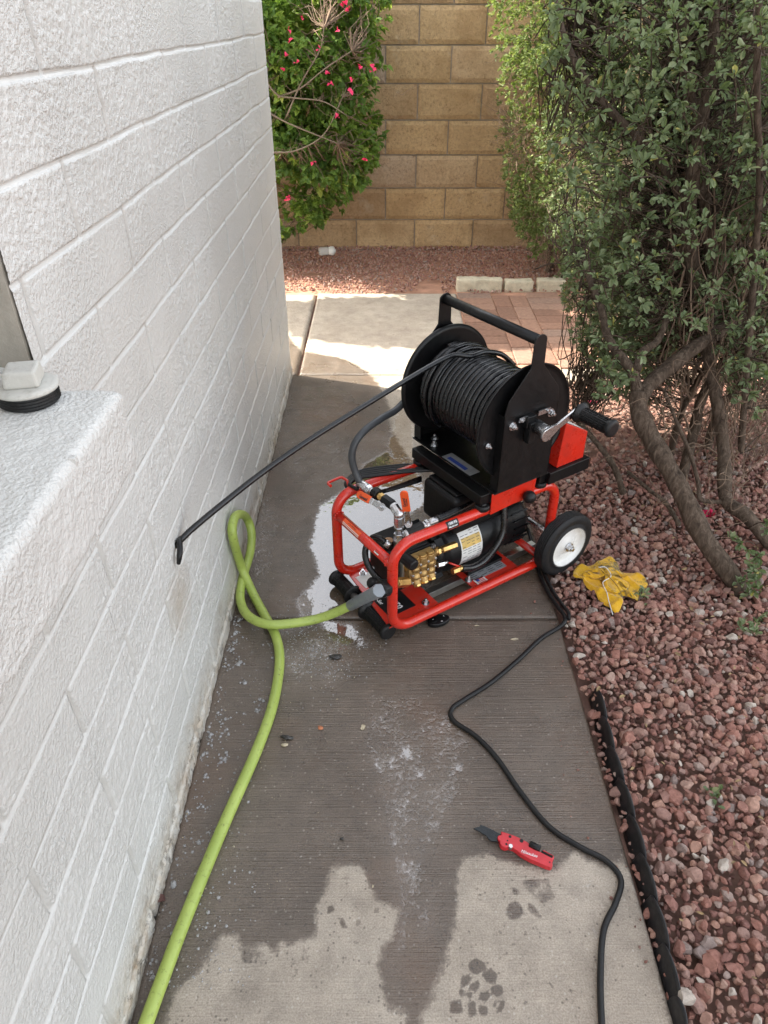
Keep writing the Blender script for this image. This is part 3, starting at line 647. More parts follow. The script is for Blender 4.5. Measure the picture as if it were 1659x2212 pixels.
o=MB().box((.2,5.285,.96),(6.8,.2,2.06)).build('mortar',MORT,bwl); o.location=(0,-5.27,0)
# edging stones
for i,(pa,pb,w_,lab) in enumerate([((985,628),(1088,632),.052,'cream edging stone with a crack at the left end of the row by the pavers'),((1091,632),(1155,632),.040,'short cream edging stone in the middle of the row by the pavers'),((1160,630),(1225,632),.050,'cream edging stone partly behind the leafy shrub at the right end of the row')]):
    a=onz(*pa,0);b_=onz(*pb,0); L=abs(b_.x-a.x)
    e=empty('edging_stone',((a.x+b_.x)/2,4.30,0),R((-3,2,-4)[i])); tag(e,lab,'edging stone',group='edging stones along the paver edge')
    roughbox('stone_block',(-L/2+.003,-.035,-.02),(L/2-.003,.035,w_+.012),.008,.009,.005,30,CURB,e,i*3)
# ------------------------------------------------------------------ the jetting machine
M=empty('pressure_washer',MO,MYAW); tag(M,'red tube framed drain jetting machine with black hose reel and white rimmed wheels','pressure washer')
L_,W_,ZL,ZH=.548,.266,.050,.325; TR=.0136
def loop(b): return fillet([(0,b,ZL),(L_,b,ZL-.008),(L_-.0,b,ZH-.008),(0,b,ZH)],.058,9,True)
fr=MB(); 
for b in (0,W_): fr.tube(loop(b),TR,18,True)
fr.tube([(0,0.004,.272),(0,W_-.004,.268)],TR*.95,18)
fr.tube([(L_-.02,0.0,.06),(L_-.02,W_,.06)],TR*.8,14)
for (a_,b_,z_,dr_) in ((0,TR+.001,.272,'b'),(0,W_-TR-.001,.268,'b')):
    for q in range(12):
        an=2*math.pi*q/12; fr.sphere((a_+TR*.98*math.cos(an),b_,z_+TR*.98*math.sin(an)),.0031,8)
fr.build('frame',RED,M)
sn=MB()   # orange caution label wrapped on the cross tube and the little date label
def onTube(b0,b1,r,a0,a1,z=.27,mi=0,x=0):
    vs_=[];fs=[]
    for i in range(2):
        for k in range(7):
            an=a0+(a1-a0)*k/6; vs_.append((x-r*math.cos(an),(b0,b1)[i],z+r*math.sin(an)))
    return vs_,[(k,k+1,8+k,7+k) for k in range(6)]
cl=empty('caution_label'); cl.parent=M
cl_=bpy.data.objects  # noqa
lab=MB().add(*onTube(.215,.135,TR*.95+.0006,R(5),R(80)),smooth=True,mi=0); lab.add(*onTube(.213,.137,TR*.95+.0009,R(12),R(22)),smooth=True,mi=1); lab.add(*onTube(.213,.137,TR*.95+.0009,R(30),R(38)),smooth=True,mi=1)
bpy.data.objects.remove(cl)
lo_=lab.build('caution_label',[ORG,WLAB],M)
text('lettering','CAUTION',.008,INK,lo_,basis((-TR*.55,.175,.27+TR*.82),(0,-1,0),(.65,0,.76)),.0001,True)
lab=MB().add(*onTube(.064,.045,TR*.95+.0006,R(20),R(75)),smooth=True); lo_=lab.build('date_label',WLAB,M)
text('lettering','26.0',.009,INK,lo_,basis((-TR*.68,.0545,.27+TR*.72),(0,-1,0),(.72,0,.70)),.0001,True)
# pressure label on the near top tube
def topTube(a0,a1,r,t0,t1,b=0,z=None):
    vs_=[];fs=[]
    for i in range(2):
        for k in range(7):
            an=t0+(t1-t0)*k/6; a=(a0,a1)[i]; zc=ZH-.008*a/L_; vs_.append((a,b-r*math.cos(an),zc+r*math.sin(an)))
    return vs_,[(k,k+1,8+k,7+k) for k in range(6)]
lab=MB().add(*topTube(.155,.192,TR+.0006,R(-15),R(78)),smooth=True); lo_=lab.build('pressure_label',BLAB,M)
text('lettering','1500 PSI',.0088,WINK,lo_,basis((.1735,-TR*.72,.3225+TR*.76),(1,0,-.014),(0,.72,.7)),.0001,True,.9)
text('lettering','Maximum',.0075,WINK,lo_,basis((.1735,-TR*1.02,.3225+TR*.2),(1,0,-.014),(0,.2,.98)),.0001,True,.95)
# base plates
bpz=.050
p_=MB(); p_.prism([(-.0,.012),(.165,.012),(.165,W_-.012),(.025,W_-.012)],(1,0,0),(0,1,0),(0,0,bpz-.004),.004)
p_.prism([(.285,.012),(.455,.012),(.455,W_-.012),(.285,W_-.012)],(1,0,0),(0,1,0),(0,0,bpz-.006),.004)
pl=p_.build('base_plate',REDP,M,.001)
MB().box((.065,.10,bpz+.0006),(.085,.115,.0012)).build('model_label',BLAB,pl)
text('lettering','JM-1450',.030,WINK,pl,basis((.064,.098,bpz+.0014),(0,-1,0),(1,0,0)),.0001,True,.8,.2)
text('lettering','Jet-Set',.016,WINK,pl,basis((.034,.118,bpz+.0014),(0,-1,0),(1,0,0)),.0001,True,.9,.3)
MB().box((.063,.205,bpz+.0006),(.06,.055,.0012)).build('paper_label',WLAB,pl)
rp=MB().box((.368,.063,bpz-.0014),(.12,.062,.0012)).build('rating_plate',SILV,pl)
tx=MB()
for i in range(7):
    for j in range(4):
        if random.random()<.85: tx.box((.318+j*.031+random.uniform(-.002,.002),.040+i*.0075,bpz-.0006),(random.uniform(.016,.027),.0018,.0004))
tx.build('fine_print',INK,pl)
# flag sticker
fx,fy=.335,.022
fs_=MB().box((fx-.012,fy+.002,bpz-.0014),(.036,.026,.0012)).build('flag_sticker',WLAB,pl)
fm=MB()
for i in range(4): fm.box((fx-.012,fy-.006+i*.0052,bpz-.0005),(.026,.0026,.0004),mi=0)
fm.box((fx-.020,fy+.006,bpz+.0000),(.010,.008,.0004),mi=1)
fm.build('flag_print',[REDI,BLUE],pl)
# bolts
def bolt(mb,c,ax=(0,0,1),r=.0075,h=.008,mi=0,washer=True):
    c=Vector(c);ax=Vector(ax).normalized(); mb.piece()
    if washer: mb.cyl(c,c+ax*.002,r*1.45,n=18,mi=mi,smooth=False)
    mb.hexn(c+ax*.002,c+ax*(.002+h),r,mi=mi); mb.cyl(c+ax*(.002+h),c+ax*(.004+h+.004),r*.5,n=10,mi=mi)
bo=MB()
for c in [(.135,.035,bpz),(.06,.235,bpz),(.295,.045,bpz-.002),(.372,.115,bpz),(.31,.13,bpz)]: bolt(bo,c)
bo.build_pieces('bolt',STEEL,M)
# aluminium rails under the motor
for b in (.085,.185): MB().box((.37,b,.022),(.44,.022,.022)).build('rail',ALU,M,.0015)
# push handle lying on the ground in front: two ribbed grips on a steel tube
def grip(name,a,b0,b1,z,r,parent,ax2=(0,-1,0)):
    p0=Vector((a,b0,z)); p1=Vector((a,b1,z)); Lg=(p1-p0).length; d=(p1-p0).normalized()
    m=MB(); m.lathe(p0,d,[(0,r*1.0),(.001,r*1.55),(.006,r*1.6),(.010,r*1.35),(.013,r*1.02),(Lg-.014,r*.98),(Lg-.012,r*1.28),(Lg-.006,r*1.34),(Lg-.002,r*1.2),(Lg,r*.8)],32)
    up=Vector((0,0,1)); e1=d.cross(up).normalized() if abs(d.z)<.9 else Vector((1,0,0)); e2=d.cross(e1)
    rows=5; 
    for q in range(rows):
        t0=.016+(Lg-.034)*q/rows; t1=.016+(Lg-.034)*(q+1)/rows-.003
        for k in range(20):
            an=2*math.pi*(k+.0*(q%2))/20; rad=e1*math.cos(an)+e2*math.sin(an); tan=d.cross(rad)
            m.box(p0+d*((t0+t1)/2)+rad*(r*1.03),(t1-t0,r*.16,r*.16),Matrix((d,tan,rad)).transposed())
    return m.build(name,RUB,parent,.0004,1)
hd=MB().tube([(.0,.285,.030),(.0,.02,.030)],.0105,14); hd.build('push_handle',ALU,M)
grip('grip',0.0,.19,.292,.030,.0185,M); grip('grip',0.0,.125,.012,.030,.0185,M)
# coils hook (red bent rod)
hk=[(.045,W_,ZH),(.055,W_+.03,ZH+.012),tuple(lz(*z2(240,118),.335)),tuple(lz(*z2(122,170),.335)),tuple(lz(*z2(152,196),.335))]
MB().tube(fillet(hk,.008,4),.0038,10).build('cord_hook',RED,M)
# wheels
def wheel(b,s):
    c=(.588,b,.101); ax=(0,-s,0)
    ty=MB(); Ro=.101; wT=.045
    prof=[(0,.066),(.001,.072),(.0,.078),(-.0,.090),(.004,.097),(.008,.0995)]
    pr=[(-.002,.064),(-.001,.070),(.003,.074),(.001,.080),(.001,.090),(.005,.097)]
    for i in range(5):
        t=.008+i*.006; pr+=[(t,Ro),(t+.0042,Ro),(t+.0046,Ro-.003),(t+.0056,Ro-.003)]
    pr+=[(.038,Ro),(.041,.097),(.045,.090),(.045,.080),(.043,.074),(.047,.070),(.048,.064)]
    o0=Vector(c)+Vector((0,s*.0,0))
    w0=MB().lathe((c[0],b+s*.002,c[2]),(0,s,0),[(t,r) for t,r in pr],64,caps=(0,0)); t_=w0.build('tyre',TYRE,wh_par[0])
    rm=MB().lathe((c[0],b+s*.0,c[2]),(0,s,0),[(0,.066),(.001,.0645),(.004,.063),(.014,.060),(.016,.050),(.013,.035),(.008,.024),(.006,.020),(.006,.012)],48,caps=(0,1)); rm.build('rim',WHT,wh_par[0])
    n_=MB(); n_.cyl((c[0],b+s*.008,c[2]),(c[0],b-s*.001,c[2]),.014,n=24); n_.hexn((c[0],b+s*.0,c[2]),(c[0],b-s*.009,c[2]),.0105); n_.cyl((c[0],b-s*.008,c[2]),(c[0],b-s*.015,c[2]),.006,n=12); n_.build('axle_nut',STEEL,wh_par[0])
for b,s in ((-.052,1),(W_+.052,-1)):
    wp=empty('wheel',(0,0,0)); wp.parent=M; wh_par=[wp]; wheel(b,s)
MB().tube([(.588,-.03,.101),(.588,W_+.03,.101)],.008,12).build('axle',STEEL,M)
br_=MB()
for b in (0,W_):
    br_=MB(); br_.prism([(L_-.02,.09),(L_+.05,.085),(L_+.055,.115),(L_-.005,.13)],(1,0,0),(0,0,1),(0,b+.002,0),.004); br_.build('axle_bracket',RED,M)
# motor
mz=.135; mb_=.135
mo=MB(); 
mo.lathe((.215,mb_,mz),(1,0,0),[(0,.05),(.002,.066),(.02,.068),(.022,.0735),(.030,.0755),(.20,.0755),(.205,.078),(.215,.078),(.218,.0745),(.30,.0735),(.318,.066),(.322,.04)],48)
motor=mo.build('motor',BLKP,M)
fg=MB()
for k in range(22):
    an=2*math.pi*k/22; fg.box((.50,mb_+math.sin(an)*.077,mz+math.cos(an)*.077),(.06,.003,.006),Matrix.Rotation(-an,3,'X'))
fg.build('cooling_fins',BLK,motor)
# motor rating label curved on the barrel
def barrel(a0,a1,r,t0,t1,n=12):
    vs_=[]
    for i in range(2):
        for k in range(n+1):
            an=t0+(t1-t0)*k/n; vs_.append(((a0,a1)[i],mb_-r*math.cos(an),mz+r*math.sin(an)))
    return vs_,[(k,k+1,n+2+k,n+1+k) for k in range(n)]
ml=MB().add(*barrel(.275,.350,.0762,R(-32),R(58)),smooth=True).build('rating_label',WLAB,motor)
mi_=MB(); mi2=MB()
mi2.add(*barrel(.279,.346,.0765,R(15),R(38)),smooth=True)
for q in range(13):
    t=R(-26+q*6.2)
    for j in range(4):
        if random.random()<.8: a0=.280+j*.017; mi_.add(*barrel(a0,a0+random.uniform(.008,.015),.0768,t,t+R(1.1),2),smooth=True)
mi_.build('fine_print',INK,ml); mi2.build('yellow_band',YEL,ml)
cb=MB(); cb.box((.335,.135,.270),(.19,.145,.12)); cb.build('junction_box',BLKP,motor,.018,4)
MB().box((.335,.135,.3335),(.165,.12,.008)).build('junction_box_lid',BLKP,motor,.004,2)
ft=MB().box((.37,.135,.052),(.13,.15,.012)); ft.box((.37,.09,.075),(.11,.006,.045)); ft.box((.37,.18,.075),(.11,.006,.045)); ft.build('motor_foot',BLK,M,.001)
# pump adapter bell and pump
bl_=MB(); bl_.lathe((.172,mb_,mz+.005),(1,0,0),[(0,.05),(.004,.057),(.018,.060),(.022,.073),(.034,.076),(.044,.076)],40)
for k in range(4):
    an=R(45+90*k); bl_.box((.205,mb_+math.sin(an)*.072,mz+.005+math.cos(an)*.072),(.026,.03,.03),Matrix.Rotation(-an,3,'X'))
pump=bl_.build('pump_housing',BLK,M,.002)
bh=MB()
for k in range(4):
    an=R(45+90*k); bolt(bh,(.192,mb_+math.sin(an)*.075,mz+.005+math.cos(an)*.075),(-1,0,0),.007,.006)
bh.build_pieces('bolt',STEEL,pump)
ck=MB(); ck.box((.115,.130,.160),(.115,.125,.115)); ck.box((.115,.130,.218),(.10,.11,.006)); ck.box((.060,.130,.155),(.010,.105,.09)); ck.build('crankcase',BLK,pump,.007,3)
MB().cyl((.065,.112,.218),(.065,.112,.246),.0135,n=24,ch=.001).cyl((.065,.112,.2),(.065,.112,.222),.015,n=24).build('oil_cap',BLKP,pump)
MB().cyl((.065,.112,.2455),(.065,.112,.2485),.0115,n=24).build('oil_cap_top',BROWN,pump)
cb_=MB()
for (bb,zz) in ((.09,.12),(.17,.12),(.09,.195),(.17,.195)): cb_.piece().cyl((.057,bb,zz),(.051,bb,zz),.005,n=12,ch=.001)
cb_.build_pieces('screw',STEEL,pump)
# alloy spacer and brass manifold
MB().box((.118,.062,.165),(.10,.022,.085)).build('spacer',ALU,pump,.003)
AA=(.092,.116,.140)
bm_=MB(); bm_.box((.116,.044,.200),(.088,.030,.040)); bm_.box((.116,.042,.168),(.084,.026,.04))
for a in AA:
    bm_.cyl((a,.032,.200),(a,.032,.226),.0122,n=24,ch=.0015); bm_.sphere((a,.030,.196),.0128,18); bm_.sphere((a,.028,.172),.0128,18); bm_.cyl((a,.030,.165),(a,.020,.150),.0115,n=22,ch=.001)
    bm_.cyl((a,.031,.20),(a,.031,.16),.0085,n=20)
man=bm_.build('manifold',BRASSC,pump,.0012)
bn=MB()
for a in AA:
    bn.piece().hexn((a,.032,.225),(a,.032,.231),.0105); bn.cyl((a,.032,.2305),(a,.032,.2320),.0085,n=20)
    d=Vector((0,-.55,-.83)); bn.piece().hexn(Vector((a,.021,.151)),Vector((a,.021,.151))+d*.007,.0108); bn.cyl(Vector((a,.021,.151))+d*.006,Vector((a,.021,.151))+d*.008,.008,n=18)
h0=lb(*z2(1040,735),.040); h1=lb(*z2(1075,722),.040); h2=lb(*z2(1190,680),.040)
bn.piece().cyl(h0-(h1-h0)*.8,h1,.0085,n=18); bn.hexn(h0-(h1-h0)*.3,h0+(h1-h0)*.3,.012); bn.hexn(h1,h2,.0098,n=6)
bn.build_pieces('valve_plug',BRASS,pump)
sc_=MB()
for a in (.080,.104,.128,.152):
    for z in (.208,.182,.158): sc_.piece().cyl((a,.030,z),(a,.020,z),.0036,n=12,ch=.0006)
for o_ in sc_.build_pieces('screw',STEEL,pump): pass
f0=lb(*z2(1035,850),.03); f1=lb(*z2(1085,838),.03); f2=lb(*z2(1122,826),.03)
fn=MB(); fn.hexn(f0,f1,.0085); fn.cyl(f1,f2,.0045,n=14); fn.build('side_fitting',STEEL,pump)
# black unloader knob
k0=lb(*z2(745,775),.035); k1_=lb(*z2(850,860),-.012)
kd=(k1_-k0).normalized(); kn=MB().lathe(k0,kd,[(0,.013),(.004,.0155),((k1_-k0).length-.008,.0165),((k1_-k0).length-.002,.0150),((k1_-k0).length,.011)],10,False); kn.build('unloader_knob',BLKP,M,.0015)
MB().cyl(k0-kd*.03,k0,.008,n=14).build('unloader_stem',BRASS,M)
# riser with elbow, ball valves and orange levers
E1=Vector((.080,.088,.350))
rs=MB(); rs.hexn((.080,.088,.232),(.080,.088,.280),.0135); rs.cyl((.080,.088,.278),(.080,.088,.322),.0095,n=18); rs.hexn((.080,.088,.292),(.080,.088,.300),.0125)
rs.hexn((.080,.088,.306),(.080,.088,.332),.0135,n=8); rs.sphere((.080,.089,.338),.0135,16); rs.hexn((.080,.088,.338),(.080,.112,.348),.0125,n=8)
rs.build('riser_fitting',STEEL,M)
MB().hexn((.080,.088,.200),(.080,.088,.234),.0095).cyl((.080,.070,.198),(.080,.040,.19),.0095,n=16).sphere((.080,.088,.205),.012,14).hexn((.052,.10,.205),(.075,.09,.205),.0095).build('riser_adapter',BRASS,M)
MB().piece().cyl((.080,.108,.347),(.080,.116,.350),.0105,n=18).piece().cyl((.098,.086,.268),(.108,.086,.270),.010,n=18).build_pieces('thread_tape',TAPE,M)
v1o=MB().hexn((.080,.116,.350),(.074,.150,.353),.0140).build('ball_valve',BLKP,M)
MB().hexn((.074,.150,.353),(.072,.163,.354),.0110).cyl((.072,.160,.354),(.071,.168,.354),.0095,n=16).build('valve_nipple',BRASS,M)
cn=MB().lathe((.0712,.166,.354),(-.06,1,.0),[(0,.0155),(.002,.017),(.020,.0165),(.022,.014)],9,False); cn.build('coupling_nut',BLKP,M,.0015)
fe=MB().cyl((.069,.188,.354),(.068,.204,.352),.0095,n=18).hexn((.068,.200,.352),(.067,.214,.352),.0125).cyl((.067,.214,.352),(.066,.250,.350),.0122,n=22,ch=.001); fe.build('hose_ferrule',STEEL,M)
def lever(pts,wd,nrm,face_px,name='valve_lever',grip_frac=.55,tx_up=None):
    P0,P1,P2=[Vector(p) for p in pts]  # pivot, bend, end
    nrm=Vector(nrm).normalized(); m=MB()
    def strip(a,b,wa,wb,mb,th=.0022,mi=0):
        d=(b-a).normalized(); s_=d.cross(nrm).normalized(); vs_=[]
        for c,w2 in ((a,wa),(b,wb)):
            for q,r in ((-1,-1),(1,-1),(1,1),(-1,1)): vs_.append(c+s_*w2/2*q+nrm*th/2*r)
        mb.add(vs_,[(0,3,2,1),(4,5,6,7),(0,1,5,4),(1,2,6,5),(2,3,7,6),(3,0,4,7)],False,mi)
    strip(P0,P1,wd,wd*.9,m); strip(P1,P2,wd*.9,wd*.85,m); m.cyl(P0-nrm*.001,P0+nrm*.0012,wd*.62,n=20)
    lv=m.build(name,STEEL,M,.0005,1)
    bolt_=MB(); bolt_.hexn(P0+nrm*.001,P0+nrm*.007,.0055); bolt_.cyl(P0-nrm*.012,P0+nrm*.009,.003,n=10); bolt_.build('lever_nut',STEEL,lv)
    g0=P2+(P1-P2)*grip_frac; d=(P2-g0).normalized(); s_=d.cross(nrm).normalized(); Lg=(P2-g0).length; hw_=wd*.62
    poly=[(0,-hw_),(Lg,-hw_)]+[(Lg+hw_*math.sin(R(t)),-hw_*math.cos(R(t))) for t in range(20,180,20)]+[(Lg,hw_),(0,hw_)]
    gm=MB().prism(poly,d,s_,g0-nrm*.003*(1 if d.cross(s_).dot(nrm)>0 else -1),.006); gp=gm.build('lever_grip',ORG,lv,.0012,2)
    c=g0+d*(Lg*.55)+nrm*.0034; ey=nrm.cross(d)
    text('lettering','General',wd*.66,INK,gp,basis(c+ey*.0026,d if tx_up is None else d*tx_up,nrm.cross(d if tx_up is None else d*tx_up)),.0001,True,.8)
    text('lettering','Wire-Rodder',wd*.30,INK,gp,basis(c-ey*.005*(1 if tx_up is None else tx_up),d if tx_up is None else d*tx_up,nrm.cross(d if tx_up is None else d*tx_up)),.0001,True,.9)
    return lv
vdir=(unloc(.07,.15,.35)-Vector((0,0,CAMH))); 
nrm1=Vector((-.72,-.12,.62))
pv=lz(*z2(575,370),.350); pbend=lz(*z2(500,325),.350); pe=lz(*z2(395,268),.350)
lever([pv,pbend,pe],.0165,nrm1,None,tx_up=-1,grip_frac=.78)
MB().hexn((.106,.086,.270),(.150,.078,.280),.0135).build('ball_valve',BLKP,M)
MB().cyl((.148,.078,.280),(.158,.077,.282),.011,n=18).hexn((.156,.077,.282),(.166,.075,.284),.0115).cyl((.166,.075,.284),(.196,.071,.288),.0105,n=20,ch=.001).build('hose_ferrule',STEEL,M)
q0=lb(*z2(795,510),.085); q1=lb(*z2(785,430),.085); q2=lb(*z2(760,268),.085)
lever([q0,q1,q2],.0165,(-.62,-.62,.47),None,tx_up=1,grip_frac=.86)
MB().tube(catmull([(.190,.072,.287),(.23,.068,.292),(.28,.066,.300),(.36,.075,.305),(.45,.10,.30)],6),.0125,14).build('pump_hose',HOSEB,M)
# by-pass hose looping low in front of the pump
P=[tuple(lb(*z2(600,660),.11)),tuple(lb(*z2(540,625),.13)),tuple(lb(*z2(480,640),.15)),tuple(lb(*z2(440,720),.15)),tuple(lb(*z2(445,810),.14)),tuple(lb(*z2(490,900),.12)),tuple(lb(*z2(560,975),.09)),tuple(lb(*z2(620,1000),.06))]
MB().tube(catmull(P,8),.0085,14).build('bypass_hose',HOSEB,M)
MB().cyl(lb(*z2(600,662),.11),lb(*z2(640,690),.10),.0100,n=18).build('hose_clamp',STEEL,M)
P=[(.19,.015,.075),(.25,.012,.062),(.33,.018,.075),(.40,.03,.12),(.43,.045,.20),(.425,.07,.27)]
P=[tuple(lb(*z2(1235,880),.03)),tuple(lb(*z2(1330,870),.03)),tuple(lb(*z2(1430,810),.035)),tuple(lb(*z2(1520,700),.035)),tuple(lb(*z2(1580,580),.04)),tuple(lb(*z2(1590,460),.05)),(.42,.07,.28)]
MB().tube(catmull(P,8),.0100,14).build('inlet_hose',HOSEB,M)
i0=lb(*z2(1160,905),.03); i1=lb(*z2(1245,872),.03)
MB().hexn(i0,i0+(i1-i0)*.6,.0095).cyl(i0+(i1-i0)*.6,i1,.0075,n=14).build('drain_valve',BRASS,M)
MB().tube([lb(*z2(1235,870),.03),lb(*z2(1130,830),.045)],.003,8).build('drain_lever',RED,M)
# inlet with garden hose
g0=lb(*z2(850,985),.028); 
inl=MB().hexn(lb(*z2(790,990),.022),lb(*z2(690,1000),.012),.0135).cyl(lb(*z2(700,1000),.012),lb(*z2(600,1045),.004),.0125,n=22,ch=.001); inl.build('inlet_fitting',BRASS,M)
MB().lathe(lb(*z2(625,1040),.004),lb(*z2(520,1075),-.002)-lb(*z2(625,1040),.004),[(0,.018),(.003,.0205),(.022,.0205),(.026,.017)],10,False).sphere(lb(*z2(500,1000),.05),.016,18).build('inlet_coupling',BLKP,M,.0015)
# carrier for the reel: cross rails, feet, gusset, tray
rl=MB()
rl.box((.278,.138,.362),(.034,.295,.030)); rl.box((.475,.138,.362),(.034,.310,.030)); 
rl.box((.555,-.004,.362),(.150,.055,.036)); rl.box((.555,.20,.362),(.150,.055,.036)); rl.box((.62,.10,.3605),(.028,.20,.030))
rl.build('cross_rail',BLK,M,.002)
fe=MB()
for a,b in ((.278,.0),(.278,.268),(.478,.0),(.478,.268)):
    fe.piece(); fe.cyl((a,b,.327),(a,b,.343),.0195,n=24,ch=.003); fe.cyl((a,b,.338),(a,b,.349),.011,n=16)
fe.build_pieces('rubber_mount',RUB,M)
MB().prism([(.292,.313),(.443,.322),(.446,.372),(.292,.376)],(1,0,0),(0,0,1),(0,-.0145,0),.003).box((.37,.0,.316),(.15,.012,.01)).build('gusset_plate',RED,M,.0015)
MB().sphere((.410,-.034,.334),.0175,24).cyl((.41,-.03,.334),(.41,-.012,.334),.006,n=12).build('ball_knob',BLKP,M)
# reel stand
RA,RZ=.386,.548
st=MB(); st.box((.385,.150,.3805),(.185,.352,.004)); 
def sidepoly():
    pts=[(.298,.381),(.474,.381),(.474,.600),(.466,.632),(.407,.700),(.405,.762)]
    pts+=[(.386+.019*math.cos(R(t)),.762+.016*math.sin(R(t))) for t in range(20,180,20)]
    pts+=[(.367,.762),(.365,.700),(.306,.632),(.298,.600)]
    return pts
for b in (-.026,.322): st.prism(sidepoly(),(1,0,0),(0,0,1),(0,b+.0035,0),.0035)
for b in (-.012,.312): st.box((.300,b,.49),(.004,.028,.21)); st.box((.472,b,.49),(.004,.028,.21))
stand=st.build('reel_stand',BLK,M,.001,2)
hb_=MB().tube([(RA,-.024,.762),(RA,.322,.762)],.0125,24); hb_.build('carry_bar',BLK,M)
lb1=MB().box((.312,.134,.3835),(.034,.118,.001)).build('maker_label',SILV,stand)
bx=MB().box((.306,.140,.3845),(.012,.075,.0005)).build('label_print',BLUE,lb1)
stb=MB()
for c in ((.315,.005,.3825),(.315,.255,.3825),(.34,.285,.3825),(.44,.02,.3825)): bolt(stb,c,(0,0,1),.008,.006)
for a,z in ((.325,.565),(.451,.565),(.445,.50)): bolt(stb,(a,-.026,z),(0,-1,0),.0075,.008)
bolt(stb,(.274,-.003,.516),(0,-1,0),.0055,.005)
stb.build_pieces('bolt',STEEL,stand)
# reel drum and flanges
RF=.152
dr=MB()
for b,s in ((.0,-1),(.297,1)):
    dr.lathe((RA,b,RZ),(0,s,0),[(-.0015,.06),(-.0015,RF-.012),(-.0015,RF-.004),(.003,RF-.001),(.006,RF),(.0085,RF-.0015),(.0055,RF-.005),(.003,RF-.009),(.002,RF-.016),(.002,.055)],96)
    dr.lathe((RA,b,RZ),(0,s,0),[(.002,.0),(.002,.055)],48)
    dr.lathe((RA,b,RZ),(0,s,0),[(-.0016,.0),(-.0016,.061)],48)
dr.cyl((RA,0,RZ),(RA,.297,RZ),.06,n=40)
dr.cyl((RA,-.05,RZ),(RA,.33,RZ),.011,n=20)
drum=dr.build('reel_drum',BLK,M)
hl=MB()
for an in (100,160,220,280,340,40):
    for b in (-.0035,.2950,.3005):
        hl.cyl((RA+.128*math.cos(R(an)),b,RZ+.128*math.sin(R(an))),(RA+.128*math.cos(R(an)),b-.0006,RZ+.128*math.sin(R(an))),.0055,n=18)
# hub bracket and crank
hbk=MB().box((RA-.012,-.033,.568),(.030,.016,.030)).box((RA-.012,-.038,.540),(.020,.020,.055)); hbk.build('brake_block',BLKP,M,.002)
tb=MB().piece().box((.352,-.0335,.578),(.026,.003,.012)).cyl((.345,-.035,.578),(.345,-.040,.578),.004,n=10).piece().box((.420,-.0335,.580),(.040,.003,.012)).cyl((.43,-.035,.580),(.43,-.040,.580),.004,n=10); tb.build_pieces('brake_strap',STEEL,M)
MB().cyl((RA+.004,-.030,.553),(RA+.004,-.062,.553),.017,n=20,ch=.002).build('shaft_collar',BLKP,M)
cr=MB().cyl((RA+.004,-.058,.553),(RA+.004,-.082,.553),.0155,n=24,ch=.002)
Ac=Vector((RA-.005,-.086,.551)); Ae=Vector((.478,-.086,.589)); d=(Ae-Ac).normalized(); s_=Vector((0,-1,0)).cross(d).normalized(); LL=(Ae-Ac).length
po=[(LL+.009*math.sin(R(t)),-.009*math.cos(R(t))) for t in range(0,181,30)]+[(.035,.0085),(.022,.013)]+[( -.017*math.sin(R(t)),.017*math.cos(R(t))) for t in range(0,181,20)]+[(.022,-.013),(.035,-.0085)]
cr.prism(po,d,s_,Ac+Vector((0,.003,0)),.006); crank=cr.build('crank_arm',STEEL,M,.0015)
g_=grip('crank_grip',.478,-.092,-.198,.586,.0165,M)
# wound hose: two visible wraps with wobble, then the run to the wall
hr=.0064
def coil(r0,b0,b1,turns,seed,ph=0):
    r2=random.Random(seed); pts=[]; n=int(turns*30); prof=[r2.uniform(-.0014,.0016) for _ in range(int(turns)+3)]; shift=[r2.uniform(-.0007,.0007) for _ in range(int(turns)+3)]
    for i in range(n+1):
        t=i/n*turns; k=int(t); f=t-k; f=f*f*(3-2*f); rr=r0+prof[k]*(1-f)+prof[k+1]*f; sh=shift[k]*(1-f)+shift[k+1]*f
        a=2*math.pi*t+ph; b=b0+(b1-b0)*t/turns+sh
        pts.append(Vector((RA+rr*math.cos(a),b,RZ+rr*math.sin(a))))
    return pts
wh=MB(); wh.tube(coil(.078,.010,.286,18,5),hr*1.15,8); wh.tube(coil(.091,.014,.284,18,8,1),hr*1.15,10)
wh.tube(coil(.1035,.012,.284,17.2,2,.5),hr*1.17,14)
# a few crossing wraps on top
for (b0,b1,ph) in ((.215,.250,.3),):
    wh.tube(coil(.1155,b0,b1,1.6,int(b0*100),ph),hr,12)
wound=wh.build('wound_hose',HOSEB,M)
# outgoing strand: leaves the top of the wraps and runs to the hole in the wall
Pw=loc(Vector((WX-.03,1.150,.455))); Pw0=loc(Vector((WX+.012,1.166,.478)))
a0=R(118); pts=[]
for an in (35,60,85,105,122): pts.append(Vector((RA+.1205*math.cos(R(an)),.150+(.01*(an-35)/87)*3,RZ+.1205*math.sin(R(an)))))
S0=pts[-1]
S=[(1012,754),(980,767),(940,785),(860,832),(760,893),(660,956),(560,1026),(470,1097),(415,1143),(391,1166)]
A0=S0; B0=Pw0
for (px,py) in S[1:]:
    C=loc(Vector((0,0,CAMH))); D=loc(Vector((0,0,CAMH))+ray(px,py))-C; U=B0-A0
    # closest point on sight line to the chord
    a_=D.dot(D);b_=D.dot(U);c_=U.dot(U);w_=C-A0;d_=D.dot(w_);e_=U.dot(w_); t=(b_*e_-c_*d_)/(a_*c_-b_*b_); pts.append(C+D*t)
pts+= [Pw0*.4+Pw*.6,Pw]
pts=pts[:4]+pts[5:]
MB().tube(catmull(pts,8),hr*1.04,14).build('hose_run',HOSEB,M)
